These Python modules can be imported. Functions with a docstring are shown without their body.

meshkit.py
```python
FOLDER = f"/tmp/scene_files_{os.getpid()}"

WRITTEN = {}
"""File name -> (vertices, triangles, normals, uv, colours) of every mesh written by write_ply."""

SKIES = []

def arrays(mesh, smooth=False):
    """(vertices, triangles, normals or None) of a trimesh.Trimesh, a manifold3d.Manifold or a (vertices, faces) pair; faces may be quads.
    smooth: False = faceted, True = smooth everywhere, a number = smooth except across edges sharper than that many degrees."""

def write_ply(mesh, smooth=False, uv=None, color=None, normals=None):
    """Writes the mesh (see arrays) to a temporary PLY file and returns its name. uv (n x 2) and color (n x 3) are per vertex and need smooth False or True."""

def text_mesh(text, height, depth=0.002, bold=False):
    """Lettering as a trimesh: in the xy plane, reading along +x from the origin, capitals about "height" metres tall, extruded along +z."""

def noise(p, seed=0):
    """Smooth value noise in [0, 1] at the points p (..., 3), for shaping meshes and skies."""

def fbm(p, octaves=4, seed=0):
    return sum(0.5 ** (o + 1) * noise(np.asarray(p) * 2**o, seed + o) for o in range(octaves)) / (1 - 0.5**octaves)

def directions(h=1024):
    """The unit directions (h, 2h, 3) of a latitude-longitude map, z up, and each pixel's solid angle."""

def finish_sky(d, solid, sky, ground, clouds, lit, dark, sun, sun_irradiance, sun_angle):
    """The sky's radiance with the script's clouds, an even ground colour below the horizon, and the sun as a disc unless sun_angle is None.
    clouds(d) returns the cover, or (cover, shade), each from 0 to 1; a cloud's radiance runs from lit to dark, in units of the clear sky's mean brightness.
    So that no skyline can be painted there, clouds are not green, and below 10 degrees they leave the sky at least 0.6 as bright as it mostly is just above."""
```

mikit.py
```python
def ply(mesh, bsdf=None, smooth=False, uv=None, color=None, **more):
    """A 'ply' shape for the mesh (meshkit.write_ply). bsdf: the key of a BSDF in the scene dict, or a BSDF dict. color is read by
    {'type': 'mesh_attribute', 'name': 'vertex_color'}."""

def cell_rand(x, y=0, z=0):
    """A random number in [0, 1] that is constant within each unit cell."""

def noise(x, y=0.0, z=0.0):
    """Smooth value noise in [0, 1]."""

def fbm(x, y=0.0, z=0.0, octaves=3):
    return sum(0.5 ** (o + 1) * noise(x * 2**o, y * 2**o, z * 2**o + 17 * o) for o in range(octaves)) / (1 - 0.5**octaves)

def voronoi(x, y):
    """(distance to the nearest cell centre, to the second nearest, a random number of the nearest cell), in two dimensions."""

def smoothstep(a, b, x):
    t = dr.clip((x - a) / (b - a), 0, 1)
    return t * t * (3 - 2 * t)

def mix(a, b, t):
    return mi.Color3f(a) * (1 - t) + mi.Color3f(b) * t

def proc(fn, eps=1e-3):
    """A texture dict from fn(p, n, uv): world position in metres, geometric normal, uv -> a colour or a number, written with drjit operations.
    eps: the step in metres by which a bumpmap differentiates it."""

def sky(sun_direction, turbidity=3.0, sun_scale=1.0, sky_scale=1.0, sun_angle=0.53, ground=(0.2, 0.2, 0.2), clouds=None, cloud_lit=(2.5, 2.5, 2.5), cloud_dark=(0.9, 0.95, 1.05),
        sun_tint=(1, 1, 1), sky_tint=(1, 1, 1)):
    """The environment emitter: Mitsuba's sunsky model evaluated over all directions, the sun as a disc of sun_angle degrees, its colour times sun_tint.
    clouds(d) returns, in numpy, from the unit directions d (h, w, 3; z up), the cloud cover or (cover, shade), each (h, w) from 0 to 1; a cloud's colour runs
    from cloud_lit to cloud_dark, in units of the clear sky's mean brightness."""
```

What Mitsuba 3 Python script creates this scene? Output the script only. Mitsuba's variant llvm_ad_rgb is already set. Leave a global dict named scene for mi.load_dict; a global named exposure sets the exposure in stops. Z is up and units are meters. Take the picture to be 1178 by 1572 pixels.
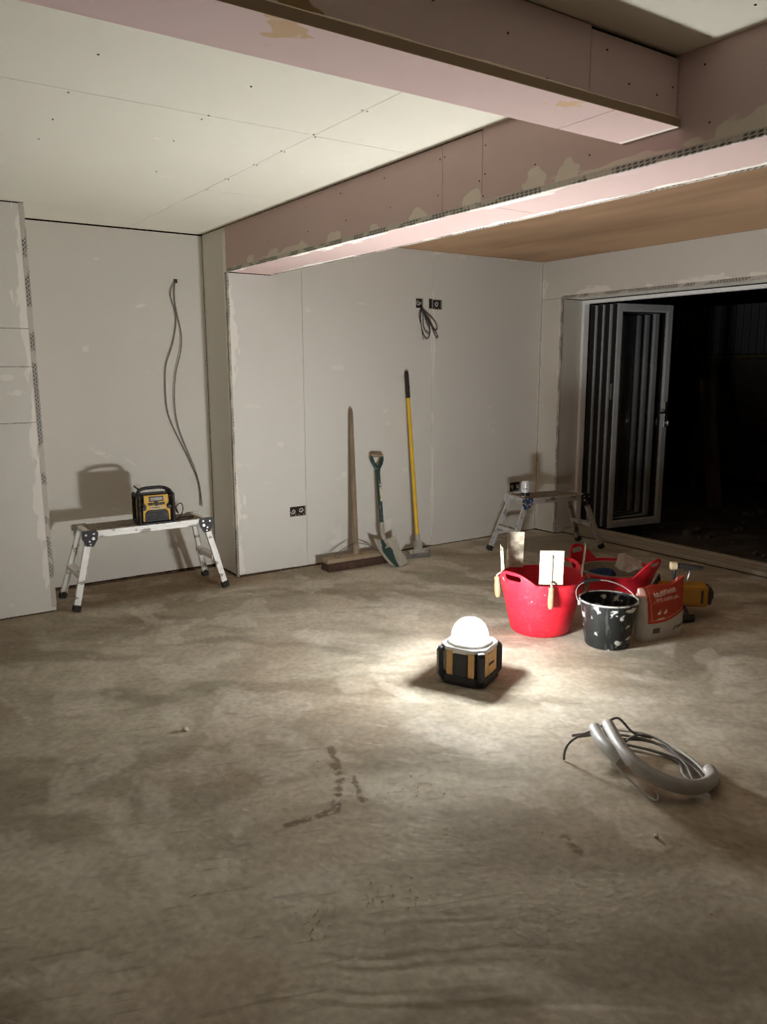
import math, random
import numpy as np
import trimesh, shapely
import shapely.geometry as sg
import manifold3d as m3
import drjit as dr
import mitsuba as mi
import mikit, meshkit
from mikit import proc, noise, fbm, voronoi, cell_rand, smoothstep, mix

random.seed(7)
rng = np.random.default_rng(7)
T = mi.ScalarTransform4f
scene, labels = {}, {}

# ------------------------------------------------------------ camera, light, exposure
exposure = 3.2
LAMP_POWER = 68.0                      # radiance of the work light's dome
YAW, PITCH, ROLL, FOCAL = 0.6000, 0.1822, 0.0036, 1198.3
fwd = np.array([math.sin(YAW) * math.cos(PITCH), math.cos(YAW) * math.cos(PITCH), -math.sin(PITCH)])
rgt = np.array([math.cos(YAW), -math.sin(YAW), 0.0])
dwn = np.cross(fwd, rgt)
up = -(-math.sin(ROLL) * rgt + math.cos(ROLL) * dwn)
EYE = np.array([0, 0, 1.5])
scene['camera'] = {'type': 'perspective', 'fov': math.degrees(2 * math.atan(589 / FOCAL)), 'fov_axis': 'x',
                   'near_clip': 0.05, 'far_clip': 100.0,
                   'to_world': T().look_at(origin=EYE.tolist(), target=(EYE + fwd).tolist(), up=up.tolist())}


# ------------------------------------------------------------ helpers
def lin(r, g, b):
    return [((c / 255 + 0.055) / 1.055) ** 2.4 if c > 10 else c / 255 / 12.92 for c in (r, g, b)]


def rgb(c):
    return {'type': 'rgb', 'value': list(c)}


def mat(key, color, rough=0.6, metallic=0.0, spec=0.4, bump=None, bump_scale=1.0, **more):
    base = color if isinstance(color, dict) else rgb(color)
    b = {'type': 'principled', 'base_color': base, 'roughness': rough, 'metallic': metallic, 'specular': spec, **more}
    if bump is not None:
        b = {'type': 'bumpmap', 'arbitrary': bump, 'scale': bump_scale, 'bsdf': b}
    scene[key] = {'type': 'twosided', 'bsdf': b}
    return key


def add(key, mesh, bsdf, smooth=False, **more):
    k, n = key, 0
    while k in scene:
        n += 1
        k = f'{key}_{n:03d}'
    scene[k] = mikit.ply(mesh, bsdf, smooth, **more)
    return k


def tag(key, label=None, cat=None, group=None, kind=None):
    d = labels.setdefault(key, {})
    for a, b in (('label', label), ('category', cat), ('group', group), ('kind', kind)):
        if b:
            d[a] = b
    return key


def cat(*ms):
    return trimesh.util.concatenate([m for m in ms])


def box(x0, x1, y0, y1, z0, z1):
    m = trimesh.creation.box(extents=(x1 - x0, y1 - y0, z1 - z0))
    m.apply_translation(((x0 + x1) / 2, (y0 + y1) / 2, (z0 + z1) / 2))
    return m


def cbox(x0, x1, y0, y1, z0, z1, c=0.003):
    """A box with chamfered edges."""
    lo, hi = np.array([x0, y0, z0], float), np.array([x1, y1, z1], float)
    c = min(c, *(0.49 * (hi - lo)))
    pts = []
    for s in np.ndindex(2, 2, 2):
        p = np.where(s, hi, lo)
        d = np.where(s, -c, c)
        for k in range(3):
            q = p + d
            q[k] = p[k]
            pts.append(q)
    return trimesh.convex.convex_hull(np.array(pts))


def frame_along(p):
    t = np.gradient(p, axis=0)
    t /= np.linalg.norm(t, axis=1, keepdims=True) + 1e-12
    a = np.cross(t[0], [0, 0, 1.0] if abs(t[0][2]) < 0.9 else [1.0, 0, 0])
    A = []
    for k in range(len(p)):
        a = a - t[k] * (a @ t[k])
        a = a / (np.linalg.norm(a) + 1e-12)
        A.append(a)
    A = np.array(A)
    return t, A, np.cross(t, A)


def spline(pts, n=40, closed=False):
    from scipy.interpolate import CubicSpline
    p = np.asarray(pts, float)
    if closed:
        p = np.vstack([p, p[:1]])
    d = np.r_[0, np.cumsum(np.linalg.norm(np.diff(p, axis=0), axis=1) ** 0.5)]
    return CubicSpline(d, p, bc_type='periodic' if closed else 'natural')(np.linspace(0, d[-1], n))


def tube(pts, r, sides=8, flat=None):
    """A capped tube along a polyline; r a number or one per point; flat=(ra, rb) an oval section."""
    p = np.asarray(pts, float)
    t, A, B = frame_along(p)
    r = np.broadcast_to(r, (len(p),))
    ra, rb = flat if flat else (1, 1)
    ang = np.arange(sides) * 2 * np.pi / sides
    v = p[:, None] + r[:, None, None] * (ra * np.cos(ang)[None, :, None] * A[:, None] + rb * np.sin(ang)[None, :, None] * B[:, None])
    n = len(p)
    f = []
    for i in range(n - 1):
        for j in range(sides):
            a, b = i * sides + j, i * sides + (j + 1) % sides
            f += [[a, b, b + sides], [a, b + sides, a + sides]]
    v = np.vstack([v.reshape(-1, 3), p[:1], p[-1:]])
    c0, c1 = n * sides, n * sides + 1
    for j in range(sides):
        f += [[c0, (j + 1) % sides, j], [c1, (n - 1) * sides + j, (n - 1) * sides + (j + 1) % sides]]
    return trimesh.Trimesh(v, f, process=False)


def lathe(profile, n=48):
    """Revolves (r, z) points around z."""
    pr = np.asarray(profile, float)
    ang = np.arange(n) * 2 * np.pi / n
    v = np.stack([pr[:, 0][:, None] * np.cos(ang), pr[:, 0][:, None] * np.sin(ang), np.repeat(pr[:, 1][:, None], n, 1)], -1).reshape(-1, 3)
    f = []
    for i in range(len(pr) - 1):
        for j in range(n):
            a, b = i * n + j, i * n + (j + 1) % n
            f += [[a, b, b + n], [a, b + n, a + n]]
    m = trimesh.Trimesh(v, f, process=False)
    m.merge_vertices()
    m.update_faces(m.nondegenerate_faces())
    return m


def extrude(poly, h):
    gs = getattr(poly, 'geoms', [poly])
    return cat(*[trimesh.creation.extrude_polygon(g, h, engine='earcut') for g in gs])


def axes(m, x, y, z, origin=(0, 0, 0)):
    """Maps the mesh's x, y, z axes to the given vectors."""
    m = m.copy()
    R = np.eye(4)
    R[:3, 0], R[:3, 1], R[:3, 2], R[:3, 3] = x, y, z, origin
    m.apply_transform(R)
    return m


def place(m, origin=(0, 0, 0), rz=0.0, R=None):
    m = m.copy()
    M = trimesh.transformations.rotation_matrix(rz, [0, 0, 1])
    if R is not None:
        M = M @ R
    M[:3, 3] = origin
    m.apply_transform(M)
    return m


def to_man(m):
    m = m.copy()
    m.merge_vertices()
    return m3.Manifold(m3.Mesh(np.asarray(m.vertices, np.float32), np.asarray(m.faces, np.uint32)))


def from_man(m):
    q = m.to_mesh()
    return trimesh.Trimesh(q.vert_properties[:, :3], q.tri_verts, process=False)


def hull_pts(p):
    return trimesh.convex.convex_hull(np.asarray(p, float))


def rect(a, b, c, d):
    return sg.box(a, b, c, d)


# ------------------------------------------------------------ materials of the shell
def smear(along, dist, reach, seed, amount=0.52):
    """Torn patches of plaster that thin out with the distance from an edge."""
    n = fbm(along * 9 + seed, dist * 26 + seed, seed) * 0.65 + noise(along * 3.1 + seed, dist * 3, 4.0) * 0.45
    return smoothstep(amount, amount + 0.06, n - dist / reach * 0.42 + 0.08)


def scuff(a, b, seed, thr=0.71):
    n = fbm(a * 4.2 + seed, b * 7.3 + seed, seed, octaves=4)
    return smoothstep(thr, thr + 0.05, n)


GREY, WHITE = lin(207, 201, 190), lin(236, 231, 222)
PINK = lin(226, 199, 194)


def band(v, c, w):
    return smoothstep(w, 0, dr.abs(v - c))


def board_back(p, n, uv):
    tint = fbm(p.x * 1.3, p.z * 1.1, 3.0)
    c = mix(lin(216, 213, 205), lin(222, 219, 212), tint)
    m = smear(p.z, dr.maximum(p.x - 2.236, 0), 0.10, 11.0)
    m = dr.maximum(m, smear(p.x, dr.maximum(2.42 - p.z, 0), 0.07, 5.0, 0.50) * smoothstep(4.0, 4.05, p.x) * smoothstep(2.42, 2.36, 2.42 - p.z + 2.36))
    m = dr.maximum(m, smear(p.z, dr.abs(p.x - 4.02), 0.022, 31.0, 0.55))
    m = dr.maximum(m, 0.55 * scuff(p.x, p.z, 3.0, 0.80))
    m = dr.maximum(m, 0.7 * smear(p.z, dr.maximum(5.25 - p.x, 0), 0.05, 9.0, 0.58))
    return mix(c, WHITE, m)


def board_left(p, n, uv):
    tint = fbm(p.x * 1.3, p.z * 1.1, 5.0)
    c = mix(lin(211, 207, 198), lin(218, 214, 206), tint)
    m = dr.select(p.y < 5.2, smear(p.z, dr.maximum(0.94 - p.x, 0), 0.075, 21.0, 0.55), 0.0)
    m = dr.maximum(m, 0.6 * scuff(p.x * 1.6, p.z * 1.6, 8.0, 0.80))
    scrape = smoothstep(0.007, 0.002, dr.abs((p.x - 1.62) * 0.75 + (p.z - 0.86) + 0.35 * dr.square(p.x - 1.62))) * smoothstep(0.05, 0.03, dr.abs(p.x - 1.63))
    return mix(c, WHITE, dr.maximum(m, 0.8 * scrape * smoothstep(5.2, 5.4, p.y)))


def board_right(p, n, uv):
    c = mix(lin(212, 207, 198), lin(219, 215, 207), fbm(p.y * 1.3, p.z * 1.1, 7.0))
    m = smear(p.y, dr.maximum(p.z - 2.096, 0), 0.07, 2.0, 0.42) * smoothstep(4.95, 4.8, p.y)
    m = dr.maximum(m, smear(p.z, dr.abs(p.y - 4.915), 0.03, 2.0, 0.5) * smoothstep(2.1, 2.09, p.z))
    m = dr.maximum(m, 0.8 * smear(p.z, dr.maximum(5.15 - p.y, 0), 0.09, 15.0, 0.60))
    return mix(c, WHITE, m)


def board_pink(p, n, uv):
    c = mix(lin(196, 171, 166), lin(206, 183, 178), fbm(p.x * 2.1, p.y * 1.7, p.z * 3.0))
    onB = smoothstep(2.20, 2.23, p.x)
    face = dr.abs(n.x) > 0.7
    under = dr.abs(n.z) > 0.7
    blob = smear(p.y * 0.6, dr.maximum(p.z - 2.165, 0), 0.06, 41.0, 0.58)
    edge1 = smear(p.y * 0.8, dr.maximum(p.x - 2.236, 0), 0.075, 7.0, 0.42) * smoothstep(1.7, 2.6, p.y)
    edge0 = smoothstep(0.022, 0.012, p.x - 2.236)
    edge2 = smear(p.y, dr.maximum(2.575 - p.x, 0), 0.05, 19.0, 0.42)
    for yc, w, hgt in ((2.09, .055, .075), (2.25, .065, .070), (2.61, .075, .070), (2.99, .070, .055), (3.34, .05, .04), (3.73, .085, .055), (4.07, .07, .045), (4.45, .08, .055), (4.76, .06, .05), (1.37, .14, .07)):
        e = dr.sqrt(dr.square((p.y - yc) / w) + dr.square((p.z - 2.165) / hgt)) + 0.7 * (fbm(p.y * 24 + yc, p.z * 30, 5.0) - 0.5)
        blob = dr.maximum(blob, smoothstep(1.0, 0.86, e))
    m = onB * dr.select(face, blob, dr.select(under, dr.maximum(dr.maximum(edge1, edge0), edge2), 0.0))
    plaster = mix(lin(214, 200, 184), WHITE, dr.select(face, 0.25, 1.0))
    c = mix(c, plaster, m)
    # brown bonding compound smeared on the cross beam
    d = dr.sqrt(dr.square((p.x - 0.885) * 1.25) + dr.square(dr.select(under, p.y - 1.655, (p.z - 2.27) * 1.0)))
    brown = smoothstep(0.50, 0.58, fbm(p.x * 17, p.y * 23, p.z * 19) + 0.22 - d * 3.4) * (1 - onB)
    c = mix(c, dr.select(under, mi.Color3f(lin(190, 160, 128)), mi.Color3f(lin(150, 118, 84))), brown)
    d2 = dr.sqrt(dr.square(p.x - 1.774) * 2 + dr.square((p.y - 1.669) * 2) + dr.square((p.z - 2.23) * 2))
    c = mix(c, mi.Color3f(lin(196, 165, 132)), (1 - onB) * smoothstep(0.47, 0.56, fbm(p.x * 25, p.y * 31, 2.0) + 0.12 - d2 * 4))
    return c


def board_ceiling(p, n, uv):
    c = mix(lin(205, 201, 187), lin(212, 208, 195), fbm(p.x * 1.1, p.y * 0.9, 2.0))
    return mix(c, WHITE, 0.5 * scuff(p.x, p.y, 5.0, 0.80))


def plaster_brown(p, n, uv):
    t = fbm(p.x * 1.4, p.y * 0.55, 1.0, octaves=4)
    streak = fbm(p.x * 14, p.y * 1.3, 6.0)
    c = mix(lin(136, 106, 82), lin(172, 138, 108), smoothstep(0.3, 0.7, t))
    return mix(c, lin(172, 144, 116), 0.5 * streak)


def bead_steel(across):
    def fn(p, n, uv):
        s = across(p)
        al = dr.abs(p.y) * dr.select(dr.abs(n.y) > 0.7, 0.0, 1.0) + p.z * 1.0
        row = s / 0.0105
        t = al / 0.024 + 0.5 * dr.floor(row)
        u, v = t - dr.floor(t), row - dr.floor(row)
        hole = smoothstep(0.36, 0.28, dr.abs(u - 0.5)) * smoothstep(0.36, 0.26, dr.abs(v - 0.5))
        c = mix(lin(178, 174, 166), lin(78, 70, 61), hole)
        fill = 0.85 * smoothstep(0.46, 0.56, fbm(al * 12, s * 25, 3.0))
        return mix(c, lin(196, 188, 176), fill)
    return fn


mat('m_board_back', proc(board_back), 0.85, spec=0.2)
mat('m_board_left', proc(board_left), 0.85, spec=0.2)
mat('m_board_right', proc(board_right), 0.85, spec=0.2)
mat('m_board_pink', proc(board_pink), 0.85, spec=0.2)
mat('m_board_ceiling', proc(board_ceiling), 0.9, spec=0.15)
mat('m_plaster_brown', proc(plaster_brown), 0.75, spec=0.25)
mat('m_bead_beam', proc(bead_steel(lambda p: p.z * 1.0 + p.x)), 0.55, spec=0.5)
mat('m_bead_post', proc(bead_steel(lambda p: p.x - p.y)), 0.55, spec=0.5)
mat('m_gap', lin(58, 50, 42), 0.95, spec=0.1)
mat('m_board_edge', lin(150, 128, 106), 0.9, spec=0.1)
mat('m_ridge', lin(222, 204, 184), 0.9, spec=0.1)
mat('m_screw', lin(38, 34, 32), 0.6)
mat('m_bare_block', lin(150, 138, 124), 0.9, spec=0.1)
mat('m_plain_grey', lin(206, 202, 193), 0.85, spec=0.2)


# concrete floor: dusty, patchy, with scraped marks
def stroke(p, x0, y0, x1, y1, w):
    dx, dy = x1 - x0, y1 - y0
    L = math.hypot(dx, dy)
    t = dr.clip(((p.x - x0) * dx + (p.y - y0) * dy) / (L * L), 0, 1)
    d = dr.sqrt(dr.square(p.x - x0 - t * dx) + dr.square(p.y - y0 - t * dy))
    return smoothstep(w, w * 0.3, d + 0.02 * (fbm(p.x * 40, p.y * 40, 1.0) - 0.5))


STROKES = [(1.468, 2.527, 1.405, 2.36, .022), (1.41, 2.40, 1.386, 2.294, .032), (1.36, 2.283, 1.25, 2.124, .022), (1.423, 2.285, 1.357, 2.124, .016),
           (1.25, 2.124, 1.068, 2.141, .024), (1.779, 1.572, 1.761, 1.488, .022)]


def concrete(p, n, uv):
    x, y = p.x, p.y
    wx, wy = x + 0.5 * fbm(x * 1.2, y * 1.2, 9.0), y + 0.5 * fbm(x * 1.2 + 7, y * 1.2, 4.0)
    big = fbm(wx * 0.9, wy * 1.3, 2.0, octaves=4)
    mid = fbm(wx * 4.5 + wy * 1.5, wy * 6.0, 5.0, octaves=4)
    fine = fbm(x * 55, y * 55, 1.0)
    c = mix(lin(162, 153, 136), lin(186, 178, 161), smoothstep(0.28, 0.66, big * 0.5 + mid * 0.5))
    streaks = fbm((wx * 0.8 - wy * 0.55) * 1.6 + 11, (wx * 0.55 + wy * 0.8) * 4.6, 8.0, octaves=4)
    c = mix(c, lin(124, 116, 99), 0.55 * smoothstep(0.48, 0.68, streaks))
    c = mix(c, lin(126, 112, 94), 0.45 * smoothstep(0.52, 0.68, fbm(x * 0.9 + 3, y * 1.1 + 2, 30.0, octaves=4)))
    c = mix(c, lin(210, 203, 190), 0.38 * smoothstep(0.55, 0.70, fbm(wx * 6.0 + 3, wy * 4.4, 12.0, octaves=4)))
    c = mix(c, lin(160, 140, 118), 0.30 * smoothstep(0.55, 0.7, fbm(x * 1.7 + 5, y * 1.9, 21.0)))
    d = mi.Float(0)
    for s in STROKES:
        d = dr.maximum(d, stroke(p, *s))
    c = mix(c, lin(92, 74, 56), 0.7 * d * smoothstep(0.25, 0.60, fbm(x * 48, y * 48, 2.0)))
    # dark scraped patch beside the lamp
    e = smoothstep(0.42, 0.1, dr.sqrt(dr.square((x - 2.25) * 0.9) + dr.square((y - 3.45) * 1.5)))
    c = mix(c, lin(112, 105, 92), 0.5 * e * smoothstep(0.35, 0.6, mid))
    # lighter worn dust at the far edge by the walls
    c = mix(c, lin(120, 98, 76), 0.5 * smoothstep(0.35, 0.1, 5.2 - y) * smoothstep(2.5, 2.2, x) * mid * 2)
    sc1 = noise((0.75 * x + 0.66 * y + 0.06 * wx) * 95, (0.66 * x - 0.75 * y) * 6.5, 7.0)
    sc2 = noise((0.35 * x + 0.94 * y) * 80, (0.94 * x - 0.35 * y) * 9.0, 17.0)
    c = mix(c, lin(206, 198, 184), 0.35 * smoothstep(0.86, 0.95, sc1) * smoothstep(0.45, 0.6, mid))
    c = mix(c, lin(118, 108, 92), 0.32 * smoothstep(0.84, 0.95, sc2) * smoothstep(0.42, 0.62, big))
    return c * (0.80 + 0.40 * fine)


def concrete_bump(p, n, uv):
    x, y = p.x, p.y
    h = 0.0018 * fbm(x * 7, y * 11, 3.0, octaves=5) + 0.0010 * fbm(x * 70, y * 70, 2.0, octaves=3)
    wob = fbm(x * 3, y * 3, 6.0) * 0.25
    rip = noise((0.565 * x + 0.825 * y + 0.35 * wob) * 48, (0.825 * x - 0.565 * y) * 1.6, 1.0)
    near = smoothstep(0.62, 0.25, dr.sqrt(dr.square(x - 1.05) + dr.square(y - 1.12)))
    h += 0.0009 * rip * (0.30 + 1.6 * near)
    crumb = 0.4 * smoothstep(0.58, 0.80, fbm(x * 60, y * 60, 8.0, octaves=4)) * smoothstep(0.52, 0.62, fbm(x * 2.2, y * 2.2, 15.0))
    return h + 0.0012 * crumb


mat('m_concrete', proc(concrete), 0.9, spec=0.18, bump=proc(concrete_bump, 2e-3), bump_scale=1.0)


# ------------------------------------------------------------ the shell
YB, YA, YC = 5.15, 5.56, 5.073        # main back wall, alcove, left projecting wall
XL, XP, XR = 0.968, 2.236, 5.25       # its right edge, pier, wall with the doors
ZC, ZB, ZK = 2.445, 2.148, 2.42       # ceiling, underside of long beam, brown ceiling


def S(key, mesh, bsdf, label, smooth=False):
    add(key, mesh, bsdf, smooth)
    tag(key, label, kind='structure')
    return key


def panel_xz(poly, y, t=0.0125):      # a board in a wall facing -y; its face at y
    return axes(extrude(poly, t), (1, 0, 0), (0, 0, 1), (0, -1, 0), (0, y + t, 0))


def panel_yz(poly, x, t=0.0125):      # a board in a wall facing -x; poly in (y, z)
    return axes(extrude(poly, t), (0, 1, 0), (0, 0, 1), (1, 0, 0), (x, 0, 0))


def panel_xy(poly, z, t=0.0125):      # a ceiling board; its face at z
    return axes(extrude(poly, t), (1, 0, 0), (0, 1, 0), (0, 0, 1), (0, 0, z))


S('floor', box(-5.0, 5.52, -5.5, 5.75, -0.12, 0.0), 'm_concrete', 'bare dusty concrete floor with scraped patches and crumbs')

# main back wall
S('wall_back', box(2.40, 5.45, YB + 0.016, YB + 0.13, 0, 2.6), 'm_gap', 'grey plasterboard back wall behind the broom, shovel and scraper')
H1, H2, H3, H4 = rect(2.672, .402, 2.808, .478), rect(3.845, 1.973, 3.917, 2.049), rect(3.976, 1.973, 4.0125, 2.051), rect(4.0175, 1.968, 4.111, 2.046)
H5 = rect(4.918, .385, 5.055, .472)
b1 = sg.Polygon([(XP + .002, .018), (2.812, .012), (2.812, ZK - .002), (2.578, ZK - .002), (2.578, ZB - .005), (XP + .002, ZB - .005)]).difference(H1)
b2 = rect(2.815, .012, 4.0125, ZK - .002).difference(H2).difference(H3)
b3 = rect(4.0175, .008, XR - .002, ZK - .002).difference(H4).difference(H5)
for b in (b1, b2, b3):
    add('wall_back__panel', panel_xz(b, YB), 'm_board_back')

# alcove wall, pier, left projecting wall
S('wall_alcove', box(0.60, XP + .2, YA + 0.02, YA + 0.14, 0, 2.6), 'm_gap', 'grey plasterboard wall of the alcove behind the radio')
add('wall_alcove__panel', panel_xz(rect(0.70, .022, XP - .003, ZC - .012).difference(rect(2.012, 2.098, 2.040, 2.126)), YA), 'm_board_left')
S('wall_pier', box(XP + .0135, 2.40, YB + .0145, YA + .14, 0, 2.6), 'm_gap', 'short side wall of the pier between the alcove and the back wall')
add('wall_pier__panel', panel_yz(rect(YB + .001, .02, YA - .001, ZC - .006), XP), 'm_board_left')
add('wall_pier__corner_bead', cat(box(XP - .0022, XP - .0002, YB - .002, YB + .026, .004, ZB), box(XP - .002, XP + .012, YB - .0022, YB - .0002, .004, ZB)), 'm_bead_post')
S('wall_left', cat(box(-5.0, XL - .014, YC + .015, YA + .02, 0, 2.6), box(-5.12, -5.0, -5.5, YA, 0, 2.6)), 'm_gap', 'grey plasterboard wall projecting at the left of the alcove')
for z0, z1 in ((.008, 1.1845), (1.1875, 1.5145), (1.5175, 1.735), (1.738, ZC - .008)):
    add('wall_left__panel', panel_xz(rect(-5.0, z0, XL - .001, z1), YC), 'm_board_left')
add('wall_left__return_panel', axes(panel_yz(rect(YC, .02, YA - .002, ZC - .008), 0), (1, 0, 0), (0, 1, 0), (0, 0, 1), (XL - .0135, 0, 0)), 'm_plain_grey')
add('wall_left__corner_bead', cat(box(XL - .026, XL + .002, YC - .0022, YC - .0002, .03, ZC - .004), box(XL - .0008, XL + .0012, YC - .002, YC + .024, .03, ZC - .004)), 'm_bead_post')
add('wall_left__side_panel', box(-5.0, -4.99, -5.5, YC, 0, ZC), 'm_bare_block')

# wall with the folding doors
YO, ZO, YO2 = 4.903, 2.091, 0.9
S('wall_right', cat(box(XR + .0135, 5.52, YO + .014, YB + .13, 0, 2.6), box(XR + .0135, 5.52, YO2, YO + .014, ZO + .016, 2.6), box(XR + .0135, 5.52, -5.5, YO2, 0, 2.6)), 'm_gap',
  'grey plasterboard wall around the folding doors')
add('wall_right__panel', panel_yz(rect(YO - .002, .012, YB - .002, 2.0925), XR), 'm_board_right')
add('wall_right__panel', panel_yz(rect(YO2, 2.0955, YB - .002, ZK - .002), XR), 'm_board_right')
add('wall_right__panel', panel_yz(rect(-5.5, .012, YO2, ZK - .002), XR), 'm_board_right')
add('wall_right__reveal_panel', box(XR + .018, 5.505, YO, YO + .0125, .008, ZO - .006), 'm_plain_grey')
add('wall_right__reveal_panel', box(XR + .010, 5.505, YO2 + .01, YO - .002, ZO, ZO + .0125), 'm_plain_grey')
add('wall_right__corner_bead', cat(box(XR - .002, XR - .0002, YO - .006, YO + .016, .01, ZO + .01), box(XR - .001, XR + .016, YO - .006, YO - .004, .01, ZO)), 'm_bead_post')
add('wall_right__corner_bead', cat(box(XR - .002, XR - .0002, YO2, YO, ZO - .002, ZO + .022), box(XR - .001, XR + .010, YO2, YO, ZO - .003, ZO - .001)), 'm_bead_beam')

# unseen side behind the camera
S('wall_front', box(-5.12, 5.52, -5.62, -5.5, 0, 2.6), 'm_bare_block', 'plain wall behind the camera')

# ceilings
S('ceiling', cat(box(-5.0, XP + .02, -5.5, 1.64, ZC + .016, 2.6), box(-5.0, XP + .02, 1.66, YA + .02, ZC + .016, 2.6)), 'm_gap', 'ivory plasterboard ceiling left of the long pink beam')
X1 = 1.7155
for a in ((X1 + .001, 4.2015, XP, YA + .02), (X1 + .001, 3.0145, XP, 4.1985), (X1 + .001, 1.83, XP, 3.0115), (-.70, 3.0035, X1 - .001, YA + .02), (-.70, 1.83, X1 - .001, 3.0010),
          (-5.0, 1.83, -.702, YA + .02), (-5.0, .441, 1.0, 1.655), (1.002, .441, XP, 1.655), (-5.0, -5.5, XP, .439)):
    add('ceiling__panel', panel_xy(rect(*a), ZC), 'm_board_ceiling')
sc = []
for x, y in [(.751, 2.631), (1.256, 2.625), (.754, 3.03), (.775, 3.374), (.785, 3.681), (1.25, 3.056), (1.255, 3.0), (1.261, 3.398), (1.729, 3.02), (1.705, 2.99), (1.706, 2.624), (1.727, 2.623), (1.708, 3.286),
             (1.726, 3.29), (1.708, 3.568), (1.726, 3.57), (1.727, 3.906), (1.708, 3.9), (1.728, 4.18), (1.371, 3.953), (2.105, 1.321), (1.72, 1.3), (1.72, 1.1)]:
    d = trimesh.creation.cylinder(0.0036, 0.003, sections=8)
    d.apply_translation((x, y, ZC - .0005))
    sc.append(d)
add('ceiling__screw_head', cat(*sc), 'm_screw')
tag('ceiling__screw_head', kind='stuff')
S('ceiling_001', box(2.575, XR + .02, -5.5, YB + .016, ZK, 2.6), 'm_plaster_brown', 'freshly plastered brown ceiling between the long beam and the doors')

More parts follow.
